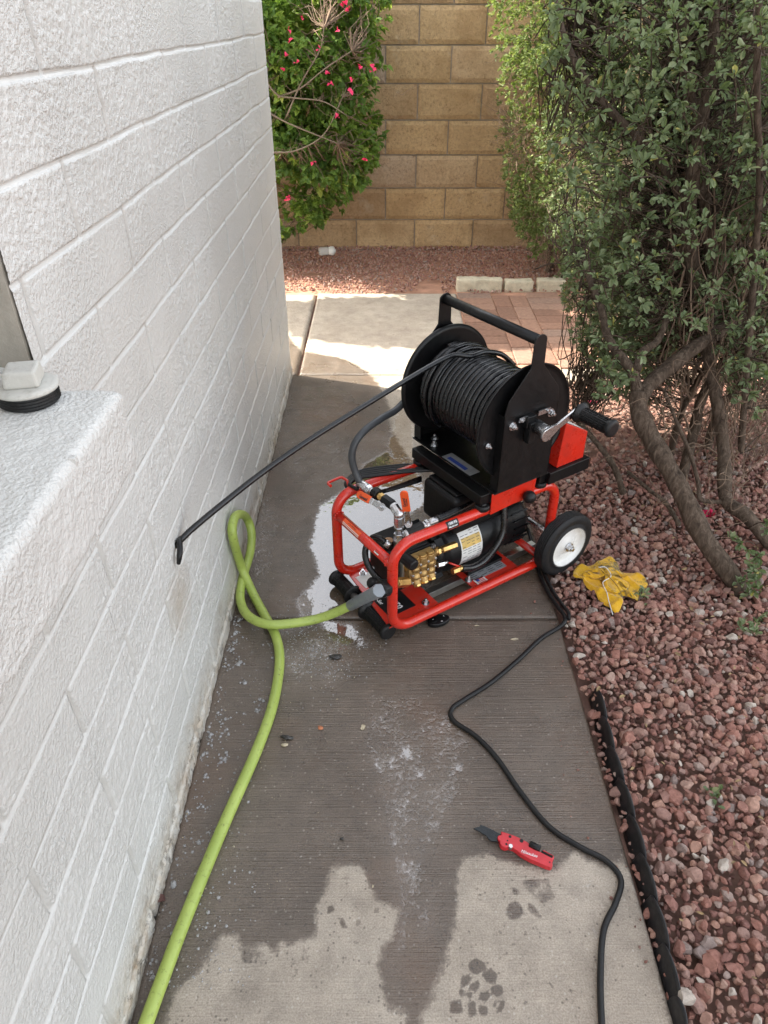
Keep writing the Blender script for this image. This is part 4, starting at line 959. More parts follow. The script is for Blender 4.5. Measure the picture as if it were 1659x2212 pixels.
# loose stub of hose hanging out of the same hole
sb_=[onx(*z4(1082,1300),WX+.006),onx(*z4(1086,1350),WX+.012),onx(*z4(1082,1400),WX+.012),onx(*z4(1077,1440),WX+.008)]
s1o=MB().tube(catmull([onx(*z4(1080,1290),WX-.012)]+sb_,6),.0055,12,rf=lambda t:.0060-.002*max(0,t-.7)/.3).build('hose_jacket',RUB); tag(s1o,'ragged black rubber sleeve stub hanging from the hole in the white wall','hose stub')
# grey supply hose looping from valve to far side of the reel
P=[Vector((.066,.246,.350))]
for (x,y,b) in ((766,1015,.262),(760,985,.27),(768,955,.275),(790,928,.285),(825,903,.30),(862,880,.325)): P.append(lb(x,y,b))
P+= [Vector((.33,.345,.535)),Vector((RA,.345,RZ))]
MB().tube(catmull(P,8),.0098,14).build('supply_hose',GREYH,M)
# red tool box on the tray
tbx=MB(); x0,x1,y0,y1,z0,zt0,zt1=.512,.612,-.022,.105,.381,.512,.462
tbx.add([(x0,y0,z0),(x1,y0,z0),(x1,y1,z0),(x0,y1,z0),(x0+.01,y0,zt0),(x1,y0,zt1),(x1,y1,zt1),(x0+.01,y1,zt0)],[(0,3,2,1),(4,5,6,7),(0,1,5,4),(1,2,6,5),(2,3,7,6),(3,0,4,7)])
tb_=tbx.build('switch_box',RED,M,.002)
MB().add([(x0+.02,y0+.006,zt0-.0045),(x1-.006,y0+.006,zt1+.0035),(x1-.006,y1-.01,zt1+.0035),(x0+.02,y1-.01,zt0-.0045)],[(0,1,2,3)]).build('paper_label',WLAB,tb_)
# cord wrapped on the hooks
cw=MB()
for i in range(5):
    o=random.uniform(-.006,.006); P=[lz(*z2(x,y),.315+i*.006) for x,y in ((1060,30+i*8),(800,20+i*14),(560,40+i*16),(400,70+i*14),(300+i*9,130+i*6),(275+i*10,190),(330+i*12,222))]
    P+= [lz(*z2(x,y),.300) for x,y in ((450,262-i*6),(620,235-i*5),(900,150-i*14))] if i<3 else []
    cw.tube(catmull(P,6),.0046,10)
cw.build('wrapped_cord',RUB,M)
cv=MB().tube(catmull([lb(*z2(900,150),.25),lb(*z2(700,212),.25),lb(*z2(560,240),.24),lb(*z2(430,262),.25)],6),.0046,10); cv.build('wrapped_cord',RUB,M)
# ------------------------------------------------------------------ garden hose
GR=.0125
def gp(x,y,z): return onz(x,y,z)
inl0=unloc(*lb(*z2(540,1068),-.002))
path=[(290,2290,.013),(315,2212,.013),(360,2090,.013),(400,1985,.013),(480,1790,.013),(555,1620,.013),(590,1520,.013),(604,1430,.013),(596,1375,.013),(575,1335,.014),(548,1285,.02),(522,1225,.04),(503,1160,.105),(504,1125,.15),(516,1111,.165),(532,1118,.15),(543,1150,.10),(540,1195,.05),(524,1250,.026),(519,1295,.026),(536,1330,.034),(575,1348,.041),(625,1347,.036),(680,1338,.028),(720,1325,.045),(757,1308,.07)]
pth=[]
for x,y,z in path:
    p=onz(x,y,z)
    if p.x<WX+GR+.006: p=onx(x,y,WX+GR+.006)
    pth.append(p)
tip=pth[-1]
gh=empty('garden_hose',(pth[1].x,pth[1].y,0)); tag(gh,'lime green garden hose looped once beside the wall and screwed onto the machine','hose')
o=MB().tube(catmull(pth,10),GR,18).build('hose_body',GREENH,gh); o.location=-gh.location
d=(inl0-tip).normalized()
o=MB().lathe(tip-d*.004,inl0-tip,[(0,GR*1.06),(.004,GR*1.14),((inl0-tip).length*.6,GR*1.22),((inl0-tip).length-.006,GR*1.32),((inl0-tip).length,GR*1.25)],22).build('strain_relief',GREYP,gh); o.location=-gh.location
o=MB().hexn(inl0-d*.006,inl0+d*.010,GR*1.42,n=8).build('hose_nut',GREYP,gh); o.location=-gh.location
# ------------------------------------------------------------------ power cord
pc=[z3(640,465),z3(668,500),z3(690,570),z3(712,650),z3(722,730),z3(745,800),z3(780,890),z3(830,985),z3(890,1070),z3(935,1130),z3(935,1180),z3(880,1225),z3(760,1300),(1120,1425),(1060,1475),(1005,1510),(976,1532),(980,1557),(1030,1592),(1075,1640),(1125,1712),(1185,1785),(1250,1828),(1310,1860),(1341,1900),(1330,1950),(1304,2010),(1297,2110),(1300,2212),(1310,2330)]
zs=[.06,.03,.02,.02,.02,.018,.012,.011,.012,.020,.020,.010]+[.0065]*20
P=[onz(x,y,z) for (x,y),z in zip(pc,zs)]
po_=empty('power_cord',(P[-2].x,P[-2].y,0)); tag(po_,'black power cord winding across the walkway from behind the wheel','cord')
o=MB().tube(catmull(P,9),.0058,14).build('cord_body',RUB,po_); o.location=-po_.location
P2=[p+Vector((.012,.008,.004)) for p in P[3:11]]
o=MB().tube(catmull(P2,8),.0055,12).build('cord_end',RUB,po_); o.location=-po_.location
# ------------------------------------------------------------------ utility knife
kp0=onz(1029,1817,.004); kp1=onz(1193,1868,.01); kx=(kp1-kp0); KL=kx.length; kn_=empty('utility_knife',kp0,math.atan2(kx.y,kx.x)); tag(kn_,'red folding utility knife lying open on the damp concrete','knife')
# drawn in the plane: x along (0 tip .. 1 butt), y across; lies on its side
def KP(zx,zy):   # zoom px of the close-up -> local
    px=(1860+zx*.24112)/1.8517; py=(3260+zy*.24112)/1.8517; p=onz(px,py,.012)-kp0; c_,s2=math.cos(-math.atan2(kx.y,kx.x)),math.sin(-math.atan2(kx.y,kx.x)); return (p.x*c_-p.y*s2,p.x*s2+p.y*c_)
body=[KP(*q) for q in ((590,305),(680,330),(820,380),(910,420),(1040,490),(1130,600),(1250,650),(1290,610),(1380,660),(1465,710),(1470,745),(1440,780),(1445,880),(1410,900),(1340,880),(1200,820),(1080,770),(920,680),(850,620),(790,580),(720,560),(660,572),(600,545),(570,500),(575,470),(545,440),(530,400),(545,375),(600,360),(590,330))]
kb=MB().prism(list(reversed(body)),(1,0,0),(0,1,0),(0,0,.002),.014).build('knife_body',KRED,kn_,.0015,3)
if True:
    bl=[KP(*q) for q in ((135,230),(245,195),(250,165),(330,195),(430,240),(560,310),(740,380),(740,410),(600,400),(560,470),(520,440),(470,440),(420,430),(385,400),(350,350),(250,290))]
    MB().prism(list(reversed(bl)),(1,0,0),(0,1,0),(0,0,.007),.003).build('blade',simple('dark_blade',(.035,.038,.04),.3,.8,.1,60,.05),kn_,.0004,1)
sp_=[KP(*q) for q in ((1060,515),(1240,600))]; MB().cyl((*sp_[0],.016),(*sp_[1],.016),.0065,n=20,ch=.0015).build('bit_holder',BLKP,kn_)
sp_=[KP(*q) for q in ((1260,640),(1445,735))]; MB().cyl((*sp_[0],.0145),(*sp_[1],.0145),.0042,n=4,ch=.0008,smooth=False).build('bit_slot',BLK,kn_)
sp_=KP(750,550); MB().cyl((*sp_,.008),(*sp_,.0175),.0042,n=18,ch=.0006).build('pivot',STEEL,kn_)
hl_=MB()
for q,r in (((680,520),.0022),((700,462),.0016),((1395,820),.0015),((930,465),.004),((740,395),.003)): c=KP(*q); hl_.piece().cyl((*c,.0155),(*c,.0163),r,n=14)
hl_.build_pieces('body_hole',BLK,kn_)
a=KP(945,640); b=KP(1170,715); ex=Vector((b[0]-a[0],b[1]-a[1],0)); 
text('lettering','Milwaukee',.0088,WINK,kb,basis(((a[0]+b[0])/2,(a[1]+b[1])/2,.0162),ex,(-ex.y,ex.x,0)),.0001,False,.85,.25)
a=Vector((*KP(935,660),.0163)); b=Vector((*KP(1170,735),.0163)); c=Vector((*KP(1040,690),.0163)); MB().tube([a,c,b],.0003,4).build('underline',WINK,kb)
# ------------------------------------------------------------------ small remote under the frame
rc=onz(*z2(1035,1315),.008); rm_=empty('remote_control',rc,R(22)); tag(rm_,'small black remote fob lying on the concrete under the red frame tube','remote control')
rb=MB(); pts=[( .036*math.cos(R(t))*(1 if math.cos(R(t))>0 else .8),.019*math.sin(R(t))*(1.0)) for t in range(0,360,15)]
rb.prism(pts,(1,0,0),(0,1,0),(0,0,-.007),.013); rb.build('remote_body',BLKP,rm_,.003,3)
MB().cyl((-.012,.004,.006),(-.012,.004,.0075),.012,n=26,ch=.0004).build('button',BLK,rm_)
text('marking','o',.010,WINK,rm_,basis((.008,-.010,.0065),(1,0,0),(0,1,0)),.0001); text('marking','-',.012,WINK,rm_,basis((-.012,.004,.0078),(1,0,0),(0,1,0)),.0001); text('marking','c',.008,WINK,rm_,basis((.022,.006,.0065),(1,0,0),(0,1,0)),.0001)
# ------------------------------------------------------------------ yellow rag
rg=[(435,1610),(460,1555),(540,1550),(640,1500),(690,1540),(720,1590),(790,1600),(850,1625),(880,1670),(830,1700),(815,1755),(770,1745),(730,1730),(720,1790),(690,1825),(640,1790),(600,1760),(560,1710),(520,1680),(480,1640)]
poly=np.array([tuple(onz(*b3(*q),.03)[:2]) for q in rg]); c=poly.mean(0)
nr,na=46,150; th=np.linspace(0,2*np.pi,na,endpoint=False)
pp=catmull([Vector((x,y,0)) for x,y in poly],8,True); pp=np.array([(p.x,p.y) for p in pp]); ang=np.unwrap(np.arctan2(pp[:,1]-c[1],pp[:,0]-c[0]))
idx=np.linspace(0,len(pp)-1,na).astype(int); bd=pp[idx]
V=[];
for i in range(nr):
    t=i/(nr-1); q=c+(bd-c)*t; V.append(np.column_stack([q,np.full(na,t)]))
V=np.concatenate(V); x,y,t=V.T
ridge=lambda s,f,k:1-np.abs(2*fbm(x*f+k,y*f,o=2,s=s)-1)*1.9
wx=x+.02*fbm(x*12,y*12,o=2,s=40); wy=y+.02*fbm(x*12+5,y*12,o=2,s=41)
wr=(1-np.abs(np.sin((wx*.8+wy*.6)*62)))**2*.009+(1-np.abs(np.sin((wx*.5-wy*.9)*48+1)))**2*.008+fbm(x*60,y*60,o=2,s=4)*.004
z=.016+wr+.008*(1-t**2)-(t>.97)*.004
V=np.column_stack([x-c[0],y-c[1],z])
i=np.arange(nr-1)[:,None]; j=np.arange(na)[None,:]; Fc=np.stack([(i*na+j),((i+1)*na+j),((i+1)*na+(j+1)%na),(i*na+(j+1)%na)],-1).reshape(-1,4)
rgp=empty('rag',(c[0],c[1],0)); tag(rgp,'crumpled yellow cleaning rag with black grease stains on the gravel','rag')
o=npmesh('cloth',V,Fc,RAG,rgp,True); sm=o.modifiers.new('s','SOLIDIFY'); sm.thickness=.003
# second folded layer lying on top
q2=[(500,1580),(600,1530),(660,1520),(715,1590),(770,1640),(720,1690),(640,1670),(600,1610),(540,1600)]
poly=np.array([tuple(onz(*b3(*q),.055)[:2]) for q in q2]); c2=poly.mean(0); pp=catmull([Vector((x,y,0)) for x,y in poly],8,True); pp=np.array([(p.x,p.y) for p in pp]); idx=np.linspace(0,len(pp)-1,na).astype(int); bd=pp[idx]
V=np.concatenate([np.column_stack([c2+(bd-c2)*(i/24),np.full(na,i/24)]) for i in range(25)]); x,y,t=V.T
z=.036+(1-np.abs(np.sin((x*.9+y*.3)*52+fbm(x*14,y*14,o=2,s=44)*3)))**2*.007+.003*(1-t)-.006*t**4
V=np.column_stack([x-c[0],y-c[1],z]); i=np.arange(24)[:,None]; Fc=np.stack([(i*na+j),((i+1)*na+j),((i+1)*na+(j+1)%na),(i*na+(j+1)%na)],-1).reshape(-1,4)
o=npmesh('folded_corner',V,Fc,RAG,rgp,True); sm=o.modifiers.new('s','SOLIDIFY'); sm.thickness=.003
st_=[onz(*b3(*q),.088) for q in ((595,1520),(640,1515),(672,1560),(625,1590),(650,1640),(665,1690),(690,1760))]
st_=[Vector((p.x-c[0],p.y-c[1],p.z-.036-.004*k)) for k,p in enumerate(st_)]
MB().tube(catmull(st_,6),.0012,8).build('string',WLAB,rgp)
# ------------------------------------------------------------------ black lawn edging with scalloped top
ed=empty('lawn_edging',(.505,.8,0)); tag(ed,'black scalloped plastic lawn edging strip between the walkway and the gravel','lawn edging')
LINE=[(1283,1492),(1298,1560),(1318,1640),(1345,1730),(1372,1830),(1395,1920),(1418,2010),(1440,2110),(1466,2230)]
lp=[onz(*q,.01) for q in LINE]; lp=catmull(lp,40); cum=[0]
for i in range(1,len(lp)): cum.append(cum[-1]+(lp[i]-lp[i-1]).length)
n=0; s_=0; step=.083; V=[];Fc=[]; seg=0
mb=MB()
tot=cum[-1]; k=0
while s_<tot-.03:
    e=min(s_+.098,tot); q=[p for p,cc in zip(lp,cum) if s_<=cc<=e]; nn=len(q); vs_=[];fs=[]
    for i,p in enumerate(q):
        u=i/(nn-1); top=.008+.031*math.sin(math.pi*min(1,u*.94+.06))**.5; lean=.012+.006*u
        tx_=.004*(1-u)*1.6-.002
        t_=(q[min(i+1,nn-1)]-q[max(i-1,0)]).normalized(); nv=Vector((t_.y,-t_.x,0))*(-1 if k<0 else 1)
        base=p+nv*(.001+tx_)
        nz_=5
        for r_ in range(nz_+1):
            w_=r_/nz_; vs_.append((base.x+lean*(w_-.2)*(.9),base.y,-.02+(top+.02)*w_))
    m_=nz_+1
    for i in range(nn-1):
        for r_ in range(nz_): fs.append((i*m_+r_,(i+1)*m_+r_,(i+1)*m_+r_+1,i*m_+r_+1))
    mb.add(vs_,fs,True); s_+=step; k+=1
o=mb.build('edging_strip',EDGE,ed); o.location=-ed.location; sm=o.modifiers.new('s','SOLIDIFY'); sm.thickness=.0022; sm.offset=0
# ------------------------------------------------------------------ foliage
def leaves(name,C,D,size,mat_,parent,per=6,spread=1.0,wid=.34,fold=.25,tipdown=.0,off=None,vals=None,rseed=1,heart=False):
    r_=np.random.default_rng(rseed); C=np.asarray(C,float);D=np.asarray(D,float); n=len(C)
    C=np.repeat(C,per,0); D=np.repeat(D,per,0); m=len(C)
    rv=r_.normal(size=(m,3)); rv-= (rv*D).sum(1,keepdims=True)*D; rv/=np.linalg.norm(rv,axis=1,keepdims=True)
    al=r_.uniform(.1,1.0,(m,1))*spread
    ax=D*(1-al*.75)+rv*al; ax[:,2]-=tipdown; ax/=np.linalg.norm(ax,axis=1,keepdims=True)
    up=np.tile([0,0,1.],(m,1))+D*.8+r_.normal(size=(m,3))*.45; nr_=up-(up*ax).sum(1,keepdims=True)*ax; nr_/=np.linalg.norm(nr_,axis=1,keepdims=True)
    sd_=np.cross(ax,nr_)
    L=size*r_.uniform(.55,1.25,(m,1)); Wd=L*wid*r_.uniform(.8,1.2,(m,1)); base=C+rv*.002-D*r_.uniform(0,1,(m,1))*size*.7
    def P(u,v,h): return base+ax*L*u+sd_*Wd*v+nr_*L*h
    if heart: V=np.stack([P(.0,0,0),P(.12,-1.0,fold*.3),P(.55,-.72,fold*.3),P(1,0,-.15),P(.55,.72,fold*.3),P(.12,1.0,fold*.3)],1)
    else: V=np.stack([P(0,0,0),P(.38,-.8,fold*.35),P(.75,-.85,fold*.22),P(1,0,-.10),P(.75,.85,fold*.22),P(.38,.8,fold*.35)],1)
    V=V.reshape(-1,3); b=np.arange(m)[:,None]*6
    Fc=np.concatenate([b+np.array([[0,1,2,3]]),b+np.array([[0,3,4,5]])]); 
    a=r_.beta(2.2,2.4,m) if vals is None else np.clip(np.repeat(vals,per)+r_.normal(size=m)*.12,0,.96)
    a[r_.random(m)<.012]=1
    return npmesh(name,V,Fc,mat_,parent,False,{'rnd':np.repeat(a,6)})
def twigs(name,segs,mat_,parent,n=4):
    """segs: list of (points, r0, r1)"""
    m=MB()
    for P,r0,r1 in segs: m.tube(P,r0,n,rf=lambda t,r0=r0,r1=r1:r0+(r1-r0)*t,caps=False)
    o=m.build(name,mat_,parent); return o
def jitterline(a,b,k,amp,r2):
    a=Vector(a);b=Vector(b);L=(b-a).length; P=[a]
    for i in range(1,k): P.append(a.lerp(b,i/k)+Vector((r2.gauss(0,1),r2.gauss(0,1),r2.gauss(0,1)))*amp*L)
    P.append(b); return P
def limb(px,ys,r0,r1,k=8):
    return (catmull([ony(x,y,Y) for (x,y),Y in zip(px,ys)],k),r0,r1)
# big shrub on the right
sh=empty('shrub',(1.0,1.62,0)); tag(sh,'large twisted trunk shrub with grey green leaves filling the right side','shrub')
L1=limb([b3(1450,1790),b3(1370,1640),b3(1200,1400),b3(1090,1170),b3(1000,1000),b3(900,830),b3(820,660),b3(820,540)],[1.55,1.56,1.6,1.65,1.7,1.76,1.8,1.83],.030,.026)
trunks=[L1,
 limb([b3(830,560),b3(900,480),b3(1020,380),b3(1150,280),b3(1300,180),b3(1480,60),b3(1540,-150)],[1.83,1.86,1.9,1.94,2.0,2.05,2.1],.024,.017),
 limb([b3(815,560),b3(780,420),b3(690,310),b3(630,200),b3(600,60),b3(520,-150)],[1.83,1.86,1.9,1.95,2.0,2.1],.017,.009),
 limb([b3(800,420),b3(850,300),b3(930,240),b3(990,100)],[1.85,1.9,1.95,2.0],.014,.008),
 limb([b3(1720,1560),b3(1581,1420),b3(1450,1270),b3(1340,1190),b3(1325,1050),b3(1320,900),b3(1290,650),b3(1240,420),b3(1230,200),(1535,600),(1520,400),(1490,200),(1470,40)],[1.72,1.72,1.75,1.8,1.85,1.9,1.95,2.0,2.05,2.1,2.1,2.1,2.1],.024,.014),
 limb([b3(1330,1190),b3(1250,1190),b3(1180,1170),b3(1170,1080),b3(1120,900),b3(1050,740),b3(970,540)],[1.8,1.8,1.8,1.82,1.85,1.88,1.92],.008,.0055),
 limb([b3(1050,1160),b3(1100,950),b3(1150,750),b3(1200,560),b3(1350,330),b3(1500,200),b3(1620,60)],[2.1,2.15,2.2,2.2,2.25,2.3,2.3],.020,.014),
 limb([b3(1000,1180),b3(1010,900),b3(1080,640),b3(1200,420),b3(1300,250)],[2.3,2.3,2.3,2.3,2.3],.014,.009),
 limb([b3(1200,1100),b3(1230,850),b3(1300,650),b3(1480,430),b3(1650,250)],[2.35,2.35,2.35,2.35,2.4],.018,.011),
 limb([b3(730,1150),b3(680,1000),b3(600,880),b3(480,740),b3(430,690)],[2.0,2.05,2.1,2.2,2.3],.012,.008),
 limb([b3(1060,1330),b3(980,1200),b3(880,1120),b3(750,1010)],[1.75,1.85,1.9,2.0],.008,.006),
 limb([(1480,560),(1470,430),(1410,330),(1340,260),(1270,180),(1220,80),(1200,-20)],[2.1,2.1,2.1,2.12,2.15,2.2,2.25],.013,.007),
 limb([(1500,620),(1490,480),(1500,350),(1525,220),(1540,90),(1545,-40)],[2.1,2.05,2.0,2.0,2.0,2.0],.020,.011),
 limb([(1600,980),(1620,700),(1640,420),(1635,200),(1640,-20)],[1.95,1.9,1.85,1.8,1.8],.010,.007),
]
m=MB()
for P,r0,r1 in trunks: m.tube(P,r0,14,rf=lambda t,r0=r0,r1=r1:(r0+(r1-r0)*t)*(1+.07*math.sin(t*41)+.05*math.sin(t*17+2)))
o=m.build('trunk',BARK,sh); o.location=-sh.location
sp2=o.modifiers.new('sub','SUBSURF'); sp2.levels=1; sp2.render_levels=1
skel=[p for P,_,_ in trunks[1:] for p in P[::3]]+[p for P,_,_ in trunks[:1] for p in P[-8:]]
KD=None
from mathutils import kdtree
def mkkd(pts):
    k=kdtree.KDTree(len(pts)); [k.insert(p,i) for i,p in enumerate(pts)]; k.balance(); return k
def inblob(p,blobs):
    for c,r in blobs:
        if sum(((p[i]-c[i])/r[i])**2 for i in range(3))<1: return True
    return False
def fill(blobs,n,rs,shell=.55,clump=None,reject=None):
    r2=random.Random(rs); out=[]; tries=0
    vol=[r[0]*r[1]*r[2] for c,r in blobs]; 
    while len(out)<n and tries<n*60:
        tries+=1; c,r=r2.choices(blobs,vol)[0]
        v=Vector((r2.gauss(0,1),r2.gauss(0,1),r2.gauss(0,1))).normalized()*(r2.random()**(1/3))
        if v.length<shell and r2.random()<.75: continue
        p=Vector((c[0]+v.x*r[0],c[1]+v.y*r[1],c[2]+v.z*r[2]))
        if reject and reject(p): continue
        if clump is not None:
            if vnoise(np.array([p.x*clump[0]]),np.array([p.y*clump[0]]),np.array([p.z*clump[0]]),rs)[0]<clump[1]: continue
        out.append((p,(v+Vector((0,0,.25))).normalized()))
    return out
def visp(p,m_=.12):  # within or near the view, plus what shades it
    return True
def boundary_ok(p):
    # keep foliage right of the outline of the photographed crown (a real vertical surface: the hedge is clipped)
    y=p.y; 
    lim=.40+.0*y
    return True
BL=[((1.25,2.35,1.25),(.70,.62,.62)),((.98,2.7,1.0),(.46,.42,.55)),((1.05,2.35,.62),(.48,.42,.36)),((.86,2.30,.50),(.20,.22,.22)),((1.45,1.9,1.15),(.50,.45,.55)),((1.5,1.75,.55),(.35,.30,.30)),((1.1,2.6,1.75),(.60,.60,.45)),((1.55,1.45,.9),(.40,.35,.6)),((1.9,2.4,1.0),(.7,.8,.9))]
# project to check the crown outline in the photograph
def proj(p):
    y=p.y;z=p.z-CAMH; d=y*cP-z*sP; v=-(y*sP+z*cP)
    return (829.5+F_*p.x/d,1106+F_*v/d,d)
OUT=[(-400,1120),(0,1140),(150,1145),(300,1155),(500,1172),(620,1185),(700,1215),(760,1240),(820,1235),(900,1262),(960,1300),(1050,1420),(1150,1600),(1300,1640)]
LOW=[(1235,920),(1300,930),(1350,890),(1400,840),(1450,760),(1500,740),(1560,820),(1600,930),(1659,1120),(1900,1150)]
def interp(T,v):
    if v<=T[0][0]: return T[0][1]
    for (a,b),(c,d) in zip(T,T[1:]):
        if v<=c: return b+(d-b)*(v-a)/(c-a)
    return T[-1][1]
def rej(p):
    if p.y<.9 : return True
    x,y,d=proj(p)
    if x<interp(OUT,y)+random.uniform(-6,26): return True
    if y>interp(LOW,x)+random.uniform(-160,25) and random.random()<.93: return True
    if p.y<1.35 or x>1760 or y<-260: return True
    return False
BL+=[((1.35,2.75,.65),(.6,.3,.55)),((1.0,2.45,.40),(.32,.3,.26)),((1.6,2.1,.5),(.35,.35,.35))]
cl=fill(BL,18500,11,.4,(6,.34),rej)
cl+=fill(BL,500,12,.45,None,lambda p: not rej(p) or proj(p)[0]<1150 or p.z<.6)
rr=random.Random(3)
kd=mkkd(skel); segs=[]; 
for p,v in cl:
    q,i,dd=kd.find(p); 
    if dd>.9: continue
    if rr.random()<.30:
        mid=q.lerp(p,.5)+Vector((rr.gauss(0,.03),rr.gauss(0,.03),rr.gauss(0,.03))); segs.append((catmull([q.lerp(p,rr.uniform(.15,.5)) if dd>.25 else q,mid,p],4),.0026,.0012))
o=twigs('twigs',segs,BARK,sh,4); o.location=-sh.location
# many bare vertical inner twigs
segs=[]
for i in range(1300):
    x=rr.uniform(.85,1.85);y=rr.uniform(1.95,2.6); z=rr.uniform(.0,.9); p=Vector((x,y,z)); 
    if rej(p+Vector((0,0,.3))): continue
    e=p+Vector((rr.gauss(0,.10),rr.gauss(0,.07),rr.uniform(.15,.45))); segs.append((jitterline(p,e,5,.05,rr),rr.uniform(.0012,.004),.0008))
for i in range(70):   # dead curls near the trunks
    a=b3(rr.uniform(850,1560),rr.uniform(560,1400)); p=ony(*a,rr.uniform(1.6,1.95)); 
    if p.z<.03: continue
    e=p+Vector((rr.gauss(0,.07),rr.gauss(0,.03),rr.gauss(.02,.07))); segs.append((catmull(jitterline(p,e,4,.12,rr),4),.0014,.0007))
o=twigs('dead_twigs',segs,DRYT,sh,4); o.location=-sh.location
Cc=[p for p,v in cl]; Dd=[v for p,v in cl]
vv=[.30+.38*vnoise(np.array([p.x*6]),np.array([p.y*6]),np.array([p.z*6]),77)[0]+.08*rr.random() for p in Cc]
o=leaves('foliage',Cc,Dd,.0165,LEAFG,sh,8,1.0,.23,.3,.02,vals=np.array(vv),rseed=5); o.location=-sh.location
# nearer sprays with bigger looking leaves, placed along the front of the crown
spr=[]
for i in range(520):
    x=rr.uniform(1180,1680); y=rr.uniform(-30,760) if rr.random()<.8 else rr.uniform(760,900)
    if x<interp(OUT,y)+40 or y>interp(LOW,x)-40: continue
    spr.append((ony(x,y,rr.uniform(1.62,2.0)),Vector((rr.gauss(-.2,.4),-.55,rr.gauss(.25,.35))).normalized()))
for (x,y,Y) in ((1500,1400,1.50),(1540,1350,1.52),(1590,1375,1.45),(1640,1240,1.5),(1610,1300,1.5),(1630,1190,1.5),(1590,1160,1.6),(1480,1370,1.5),(1560,1330,1.5),(1650,1340,1.42),(1620,1230,1.52),(1640,1270,1.5),(1655,1150,1.6),(1600,1260,1.5)):
    for k in range(3): spr.append((ony(x+rr.gauss(0,10),y+rr.gauss(0,10),Y),Vector((rr.gauss(-.3,.4),-.4,.6)).normalized()))
o=leaves('foliage',[p for p,_ in spr],[v for _,v in spr],.021,LEAFG,sh,9,1.05,.24,.3,.03,rseed=9); o.location=-sh.location
segs=[]
for p,v in spr: e=p-v*.10+Vector((.03,.06,-.02)); segs.append((catmull([e,e.lerp(p,.5)+Vector((0,0,.008)),p],3),.002,.001))
o=twigs('twigs',segs,BARK,sh,4); o.location=-sh.location
# clipped hedge shrub behind on the right
hs=empty('hedge_shrub',(1.15,4.6,0)); tag(hs,'sunlit clipped hedge shrub with bare brown patches standing against the tan wall','shrub')
def rejh(p):
    x,y,d=proj(p)
    O2=[(-300,1045),(0,1052),(150,1065),(300,1075),(400,1090),(500,1110),(560,1150),(620,1215)]
    if x<interp(O2,y)+rr.uniform(-6,10): return True
    return p.y>5.13 or x>1420 or y<-260
hb2=[((1.25,4.55,.75),(.72,.62,.72)),((1.25,4.5,1.5),(.78,.65,.65)),((1.0,4.6,.35),(.30,.35,.35))]
ch=fill(hb2,9000,21,.35,(7,.30),rejh)
ch=[c for c in ch if not (proj(c[0])[0]>1330)]
vv=np.array([vnoise(np.array([p.x*5]),np.array([p.y*5]),np.array([p.z*4]),31)[0] for p,_ in ch])
bare=vv>.62
o=leaves('foliage',[c[0] for c,b in zip(ch,bare) if not b],[c[1] for c,b in zip(ch,bare) if not b],.021,LEAFY,hs,8,1.0,.30,.3,rseed=8); o.location=-hs.location
segs=[]
for (p,v),b in zip(ch,bare):
    if b or rr.random()<.12:
        for k in range(2):
            e=p+Vector((rr.gauss(0,.05),rr.gauss(0,.05),rr.gauss(0,.06))); segs.append((jitterline(p-v*.06,e,3,.1,rr),.0016,.0008))
o=twigs('bare_twigs',segs,DRYT,hs,3); o.location=-hs.location
m=MB()
for i in range(9):
    a=Vector((rr.uniform(1.0,1.5),rr.uniform(4.5,4.75),-.02)); m.tube(catmull(jitterline(a,a+Vector((rr.gauss(-.05,.25),rr.gauss(0,.15),rr.uniform(.9,1.7))),4,.05,rr),5),.014,8,rf=lambda t:.016-.011*t)
o=m.build('trunk',BARK,hs); o.location=-hs.location
# flowering vine on the left
bg_=empty('flowering_vine',(-.55,4.85,0)); tag(bg_,'bright green flowering bush with crimson blooms hanging over the block wall corner','bush')
def rejb(p):
    x,y,d=proj(p)
    O3=[(-300,840),(0,842),(60,830),(100,825),(200,826),(290,830),(350,815),(390,795),(430,765),(460,745),(480,700),(500,650),(515,622),(530,590)]
    if x>interp(O3,y)+rr.choice([rr.uniform(-34,4),rr.uniform(-14,14)]): return True
    return p.y>5.10 or p.z<.1 or y<-200 or x<520
bb=[((-.45,4.72,1.0),(.50,.40,.55)),((-.50,4.75,1.35),(.62,.42,.50)),((-.45,4.75,.55),(.46,.34,.32)),((-1.2,4.7,1.0),(.6,.35,.7)),((-.2,4.8,.85),(.22,.28,.40)),((-.62,4.8,.30),(.30,.25,.22))]
cbv=fill(bb,4300,41,.45,(6,.455),rejb)
vv=np.array([.12+.62*vnoise(np.array([p.x*6]),np.array([p.y*6]),np.array([p.z*6]),51)[0] for p,_ in cbv])
vv=np.where(np.array([rr.random() for _ in cbv])<.07,.92,vv)
o=leaves('foliage',[c[0] for c in cbv],[c[1] for c in cbv],.038,LEAFB,bg_,6,1.1,.42,.35,.25,vals=vv,rseed=12,heart=True); o.location=-bg_.location
sk2=[]
m=MB()
for i in range(14):
    a=Vector((rr.uniform(-1.3,-.72),rr.uniform(4.75,4.95),.0)); e=Vector((min(-.2,a.x+rr.gauss(0,.15)),rr.uniform(4.6,4.9),rr.uniform(.9,1.6))); P=catmull(jitterline(a,e,5,.07,rr),5); sk2+=P; m.tube(P,.01,7,rf=lambda t:.013-.009*t)
for q in ([(570,170),(600,205),(640,212),(700,220),(750,250)],[(575,240),(620,265),(680,290),(730,310)],[(585,330),(640,325),(700,290),(740,210)],[(600,210),(650,190),(700,150),(760,110)],[(620,250),(650,180),(690,110),(700,60)]):
    P=catmull([ony(x,y,4.36-.01*i) for i,(x,y) in enumerate(q)],5); sk2+=P; m.tube(P,.006,7,rf=lambda t:.0055-.0035*t)
